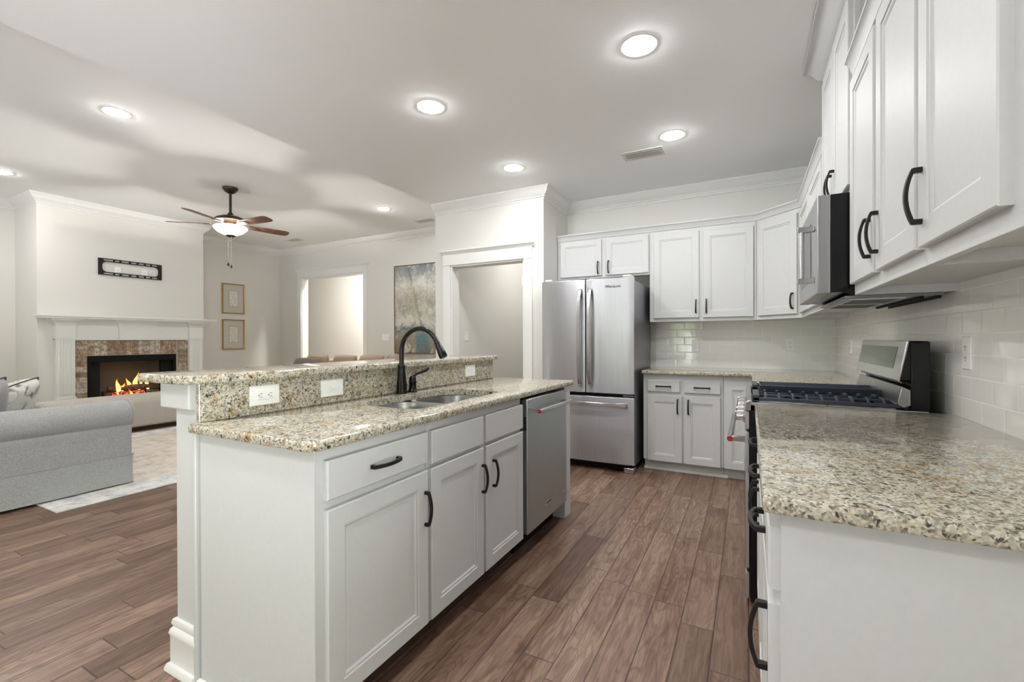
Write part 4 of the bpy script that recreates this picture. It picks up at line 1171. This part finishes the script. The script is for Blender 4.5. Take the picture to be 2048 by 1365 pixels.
# tv mount and cable plates
tv = thing('tv_wall_mount', 'black slotted metal television wall mount above the mantel', 'tv mount', (XC, 3.2, 2.22))
b = MB(); xa, xb = .012, .022
zt, zb_, ya, ye = .115, -.115, -.376, .376
def slotted(z0, z1):
    b.box(xa, xb, ya, ye, z0, z0 + .013); b.box(xa, xb, ya, ye, z1 - .013, z1)
    edges = [ya, ya + .06, -.21, -.19, -.14, -.115, -.03, -.005, .06, .085, .15, .175, .23, .25, ye - .06, ye]
    for i in range(0, len(edges), 2): b.box(xa, xb, edges[i], edges[i + 1], z0 + .013, z1 - .013)
slotted(.07, .115); slotted(-.115, -.07)
b.box(xa, xb, ya, ya + .045, -.07, .07); b.box(xa, xb, ye - .045, ye, -.07, .07)
for sy in (-1, 1):
    for sz in (-1, 1):
        yy = sy * (.376 - .045); zz = sz * .07
        b.prism([(yy, zz), (yy - sy * .045, zz), (yy - sy * .03, zz - sz * .006), (yy - sy * .013, zz - sz * .016), (yy - sy * .004, zz - sz * .032), (yy, zz - sz * .045)], 'x', xa, xb)
b.box(0, xa, ya + .01, ya + .03, -.11, .11); b.box(0, xa, ye - .03, ye - .01, -.11, .11)
b.build('rail_frame', M['bronze'], tv, smooth=False)
for yy, nm in ((3.05, 'white outlet plate inside the tv mount frame, left one'), (3.365, 'white outlet plate inside the tv mount frame, right one')):
    plate('outlet', nm, 'outlet', (XC, yy, 2.175), RI)

# framed relief pictures
def picture(label, z):
    t = thing('framed_picture', label, 'picture', (XL, 5.08, z), 0, 'gold framed shell pictures')
    w, h_, f, d = .205, .28, .018, .03
    b = MB(); rs = []
    for (ins, x) in ((0, 0), (0, d), (.006, d + .003), (f, d - .004), (f, .008)):
        rs.append([(x, -w + ins, -h_ + ins), (x, w - ins, -h_ + ins), (x, w - ins, h_ - ins), (x, -w + ins, h_ - ins)])
    b.rings(rs, True, True, False); b.build('frame', M['gold'], t, angle=25)
    b = MB(); b.box(.006, .012, -w + f * .8, w - f * .8, -h_ + f * .8, h_ - f * .8); b.build('mat', M['mat_board'], t, smooth=False)
    b = MB(); b.box(.012, .0135, -.085, .085, -.15, .15); ins = b.build('inset_panel', M['slot'], t, smooth=False)
    b = MB(); b.box(.0134, .0142, -.08, .08, -.145, .145)
    for i, (yy, zz, r) in enumerate(((-.035, .10, .028), (.03, .11, .03), (0, .045, .034), (-.04, -.01, .026), (.04, -.005, .026), (-.025, -.075, .03), (.035, -.065, .028), (.0, -.115, .026))):
        b2 = Matrix.Translation((.0142, yy, zz)) @ Matrix.Rotation(PI / 2, 4, 'Y')
        q = MB(); q.lathe([(r, 0), (r * .95, .005), (r * .6, .010), (r * .25, .006), (0.001, .010)], n=16); q.xform(b2)
        me = bpy.data.meshes.new('shell_tmp'); q.bm.to_mesh(me); q.bm.free(); b.bm.from_mesh(me); bpy.data.meshes.remove(me)
    b.build('shell_relief', M['plaster'], t)
picture('gold framed shell relief picture, the upper of two beside the fireplace', 1.977)
picture('gold framed shell relief picture, the lower of two beside the fireplace', 1.308)

# painting
A_ = thing('painting', 'large abstract grey blue and gold painting in a thin wood frame', 'painting', (-5.46, YF - .045, .962))
b = MB(); b.box(.008, .992, .01, .035, .008, 1.505); b.build('canvas', M['art'], A_, smooth=False)
b = MB(); b.box(0, 1.0, .0, .045, 0, .010); b.box(0, 1.0, 0, .045, 1.503, 1.513); b.box(0, .010, 0, .045, .010, 1.503); b.box(.990, 1.0, 0, .045, .010, 1.503); b.build('frame', M['blade'], A_, smooth=False)

# ------------------------------------------------------------------ living room furniture
b = MB(); b.box(-6.99, -4.25, 1.29, 4.95, .0005, .012)
rug = tag(b.build('area_rug', M['rug'], smooth=False, bevel=.003), 'large pale beige distressed area rug with a bluish border', 'rug')

def soft_box(mb, x0, x1, y0, y1, z0, z1, r=.05, crown_=.0, n=8):
    """cushion-like block: superellipse rings stacked in z"""
    rs = []; m_ = 10
    cx, cy = (x0 + x1) / 2, (y0 + y1) / 2
    hx, hy = (x1 - x0) / 2, (y1 - y0) / 2
    for i in range(m_ + 1):
        a = -PI / 2 + PI * i / m_
        ins = r * (1 - math.cos(a)); zz = (z0 + r + r * math.sin(a)) if a < 0 else (z1 - r + r * math.sin(a))
        rs.append([(p[0], p[1], zz + (crown_ * max(0, 1 - ((p[0] - cx) / hx) ** 2 * .8 - ((p[1] - cy) / hy) ** 2 * .8) if a > PI / 2 - .01 else 0)) for p in rounded_rect(x0 + ins, x1 - ins, y0 + ins, y1 - ins, (max(r - ins * .5, .01),) * 4, n)])
    return mb.rings(rs)

def pillow(name, label, mat, loc, rot, w, h_, t, pipe=None, cat='pillow', nn=18):
    """square scatter cushion: local x width, z height, y thickness"""
    o_ = thing(name, label, cat, loc); o_.rotation_euler = rot
    b = MB(); g = {}
    for side in (-1, 1):
        for i in range(nn + 1):
            for j in range(nn + 1):
                u, v = -1 + 2 * i / nn, -1 + 2 * j / nn
                edge = (1 - u ** 4) * (1 - v ** 4)
                pin = 1 - .07 * (u * u * (1 - v * v) * 0 + (1 - u * u) * v * v + (1 - v * v) * u * u)
                qu, qv = u * math.sqrt(1 - .24 * v * v), v * math.sqrt(1 - .24 * u * u)
                pt = (qu * w / 2 * pin, side * t / 2 * max(edge, 0) ** .45 * (1 + .06 * math.sin(3 * u + 2 * v)), qv * h_ / 2 * pin)
                if abs(u) == 1 or abs(v) == 1:
                    key = (i, j)
                    if key not in g: g[key] = b.bm.verts.new((pt[0], 0, pt[2]))
                    g[(side, i, j)] = g[key]
                else: g[(side, i, j)] = b.bm.verts.new(pt)
        for i in range(nn):
            for j in range(nn):
                b.face([g[(side, i, j)], g[(side, i + 1, j)], g[(side, i + 1, j + 1)], g[(side, i, j + 1)]])
    rim = [g[(i, 0)].co.copy() for i in range(nn + 1)] + [g[(nn, j)].co.copy() for j in range(1, nn + 1)] + [g[(i, nn)].co.copy() for i in range(nn - 1, -1, -1)] + [g[(0, j)].co.copy() for j in range(nn - 1, -1, -1)]
    b.build('cover', M[mat], o_, angle=80)
    if pipe:
        b = MB(); b.tube(rim, .0055, 8); b.build('piping', M[pipe], o_)
    return o_

SX = -4.575; SW = 2.25
sofa = thing('sofa', 'grey heather slipcovered sofa with rolled arms, its side facing the kitchen', 'sofa', (SX - SW / 2, 1.4, 0))
def sf(mb, name, mat='sofa', parent=None, **kw):
    mb.xform(Matrix.Translation((-(SX - SW / 2), -1.4, 0))); return mb.build(name, M[mat], parent or sofa, **kw)
ya, yb = .70, 1.86
def arm_profile(x, s):
    """rolled arm cross-section in xz; x = outer face, s=+1 outer side towards +x"""
    pts = [(0, .245), (0, .44), (.004, .475)]
    for i in range(13):
        a = -math.radians(55) + math.radians(235) * i / 12
        pts.append((-.075 + .12 * math.cos(a) , .588 + .112 * math.sin(a)))
    pts += [(-.20, .50), (-.20, .245)]
    return [(x + s * p[0], p[1]) for p in pts]
for x, s in ((SX, 1), (SX - SW, -1)):
    b = MB(); prof = arm_profile(x, s); rs = []
    for (yy, k) in ((yb, .93), (yb - .012, .985), (yb - .03, 1), (1.5, 1), (ya + .03, 1), (ya, .97)):
        cx = x - s * .09; cz = .45
        rs.append([(cx + (p[0] - cx) * k, yy, cz + (p[1] - cz) * k if p[1] > .3 else p[1]) for p in prof])
    b.rings(rs); am = sf(b, 'arm', angle=60)
    b = MB(); b.tube([(x + s * (-.075 + .118 * math.cos(a)), yb - .006, .588 + .108 * math.sin(a)) for a in [math.radians(-50 + 230 * i / 24) for i in range(25)]], .005, 8); sf(b, 'piping', 'sofa', am)
b = MB(); b.box(SX - SW + .19, SX - .19, ya + .03, yb - .04, .22, .33); sf(b, 'base', bevel=.01)
b = MB(); b.prism([(ya, .25), (ya - .03, .78), (ya, .84), (ya + .06, .87), (ya + .14, .86), (ya + .2, .80), (ya + .26, .3)], 'x', SX - SW + .17, SX - .17); sf(b, 'backrest', bevel=.03)
for i in range(2):
    x0 = SX - SW + .205 + i * (SW - .41) / 2
    b = MB(); soft_box(b, x0 + .004, x0 + (SW - .41) / 2 - .004, ya + .24, yb - .01, .33, .49, .045, .02); sf(b, 'seat_cushion', angle=60)
# skirt with corner pleat
b = MB()
def skirt_path(o): return [(SX - SW - o, ya - o), (SX + o, ya - o), (SX + o, yb + o), (SX - SW - o, yb + o)]
path = []
base_ = [(SX - SW, ya), (SX, ya), (SX, yb), (SX - SW, yb)]
rs = []
for (z, o) in ((.252, .004), (.245, .007), (.16, .009), (.09, .014), (.022, .022)):
    ring = []
    for i in range(4):
        p0, p1 = Vector(base_[i]), Vector(base_[(i + 1) % 4]); d = (p1 - p0); L_ = d.length; d.normalize(); nrm = Vector((d.y, -d.x))
        m2 = 30
        for k in range(m2):
            t_ = k / m2; wob = .004 * math.sin(t_ * L_ * 9 + i * 2) * (.25 - z) / .22
            pl_ = 0
            if t_ * L_ < .05: pl_ = -.012 * (.25 - z) / .22
            q = p0 + d * (t_ * L_) + nrm * (o + wob + pl_); ring.append((q.x, q.y, z))
    rs.append(ring)
b.rings(rs, True, True, False); sk = sf(b, 'skirt', angle=60)
b = MB(); b.tube([(SX + .009, ya, .25), (SX + .009, yb + .006, .25), (SX - SW, yb + .009, .25)], .004, 6); sf(b, 'welt', 'sofa', sk)

pillow('throw_pillow', 'grey piped throw pillow leaning in the near corner of the grey sofa', 'sofa', (-4.95, 1.08, .70), (math.radians(-24), math.radians(18), math.radians(-58)), .44, .44, .15, 'piping')
pillow('throw_pillow', 'ink patterned cream pillow with dark piping on the grey sofa arm side', 'inky', (-5.32, 1.34, .685), (math.radians(-30), math.radians(16), math.radians(-62)), .44, .42, .15, 'piping')

# ottoman in front of the fire
b = MB()
o = thing('ottoman', 'long low beige upholstered ottoman in front of the fireplace', 'ottoman', (-7.37, 2.85, 0))
b.prism(rounded_rect(-.22, .22, .05, .47, (.03, .03, .12, .12), 8), 'y', -.78, .78); b.build('cushion', M['ottoman'], o, bevel=.03, angle=50)
b = MB(); b.box(-.19, .19, -.74, .74, 0, .05); b.build('plinth', M['fanwood_dark'], o, smooth=False)

# tan sofa along the far wall
TS = thing('sofa', 'tan sofa against the far wall, only its cushion tops seen over the bar', 'sofa', (-5.95, 5.55, 0))
b = MB(); soft_box(b, -1.35, 1.35, -.42, .42, .06, .42, .04); b.build('base', M['tan'], TS, angle=60)
b = MB(); soft_box(b, -1.35, 1.35, .18, .44, .30, .84, .06); b.build('backrest', M['tan'], TS, angle=60)
for s in (-1, 1):
    b = MB(); soft_box(b, s * 1.35 - .12, s * 1.35 + .12, -.44, .42, .06, .64, .06); b.build('arm', M['tan'], TS, angle=60)
    for fx in (-1, 1):
        b = MB(); b.cyl((s * 1.3, fx * .36, .08), (s * 1.3, fx * .36, 0), .025, .018); b.build('foot', M['fanwood_dark'], TS)
for x0 in (-1.22, -.41, .40):
    b = MB(); soft_box(b, x0, x0 + .80, -.42, .16, .42, .51, .04, .0); b.build('seat_cushion', M['tan'], TS, angle=60)
for i, x0 in enumerate((-1.32, -.62, .0, .62)):
    pillow('back_cushion', ['tan back cushion partly behind the grey-brown pillow on the far sofa', 'tan back cushion second from the left on the far sofa', 'tan back cushion third from the left on the far sofa, before the switch plate', 'tan back cushion at the right end of the far sofa, under the painting'][i],
           'tan', (-5.95 + x0 + .33, 5.60, .728), (math.radians(-8), 0, 0), .60, .44, .18, 'tan', 'cushion')
pillow('throw_pillow', 'grey-brown rectangular pillow at the left end of the far tan sofa', 'taupe', (-6.93, 5.36, .735), (math.radians(-16), 0, math.radians(4)), .62, .33, .17, None)

# ------------------------------------------------------------------ lamps' own light
def area(name, loc, size, power, rot=(0, 0, 0), col=(1, .96, .9)):
    l = bpy.data.lights.new(name, 'AREA'); l.shape = 'DISK'; l.size = size; l.energy = power; l.color = col
    o = bpy.data.objects.new(name, l); C.objects.link(o); o.location = loc; o.rotation_euler = rot; return o
l = bpy.data.lights.new('fan_bulb', 'POINT'); l.energy = 220; l.color = (1, .96, .91); l.shadow_soft_size = .035
o = bpy.data.objects.new('fan_bulb', l); C.objects.link(o); o.location = (FX, FY, ZL - .482)
l = bpy.data.lights.new('fire_glow', 'POINT'); l.energy = .3; l.color = (1, .45, .15); l.shadow_soft_size = .08
o = bpy.data.objects.new('fire_glow', l); C.objects.link(o); o.location = (XC - .2, 3.25, .62)
# daylight portals at the windows
for (a0, a1, z0, z1) in WIN:
    l = bpy.data.lights.new('window_portal', 'AREA'); l.shape = 'RECTANGLE'; l.size = a1 - a0; l.size_y = z1 - z0; l.cycles.is_portal = True
    o = bpy.data.objects.new('window_portal', l); C.objects.link(o); o.location = ((a0 + a1) / 2, YN - .11, (z0 + z1) / 2); o.rotation_euler = (-PI / 2, 0, 0)
l = bpy.data.lights.new('window_portal', 'AREA'); l.shape = 'RECTANGLE'; l.size = 2.05; l.size_y = RW_[1] - RW_[0]; l.cycles.is_portal = True  # portal of the added right-wall window
o = bpy.data.objects.new('window_portal', l); C.objects.link(o); o.location = (XR + .11, (RW_[0] + RW_[1]) / 2, 1.225); o.rotation_euler = (0, PI / 2, 0)
# ceiling fixtures out of view in the hall and the pantry
for nm, p, lab in (('flush_light', (-7.0, 6.4, ZL), 'flush ceiling light in the hall beyond the far opening'), ('flush_light', (-2.3, 5.75, ZK), 'flush ceiling light inside the pantry')):
    t = thing(nm, lab, 'ceiling light', p)
    b = MB(); b.lathe([(.15, -.001), (.15, -.02), (.14, -.024)], n=32); b.build('base', M['trimw'], t)
    b = MB(); b.lathe([(.14, -.024), (.12, -.06), (.06, -.08), (0, -.085)], n=32, cap=False); b.build('diffuser', M['diffuser' if p[0] < -5 else 'diffuser_soft'], t)
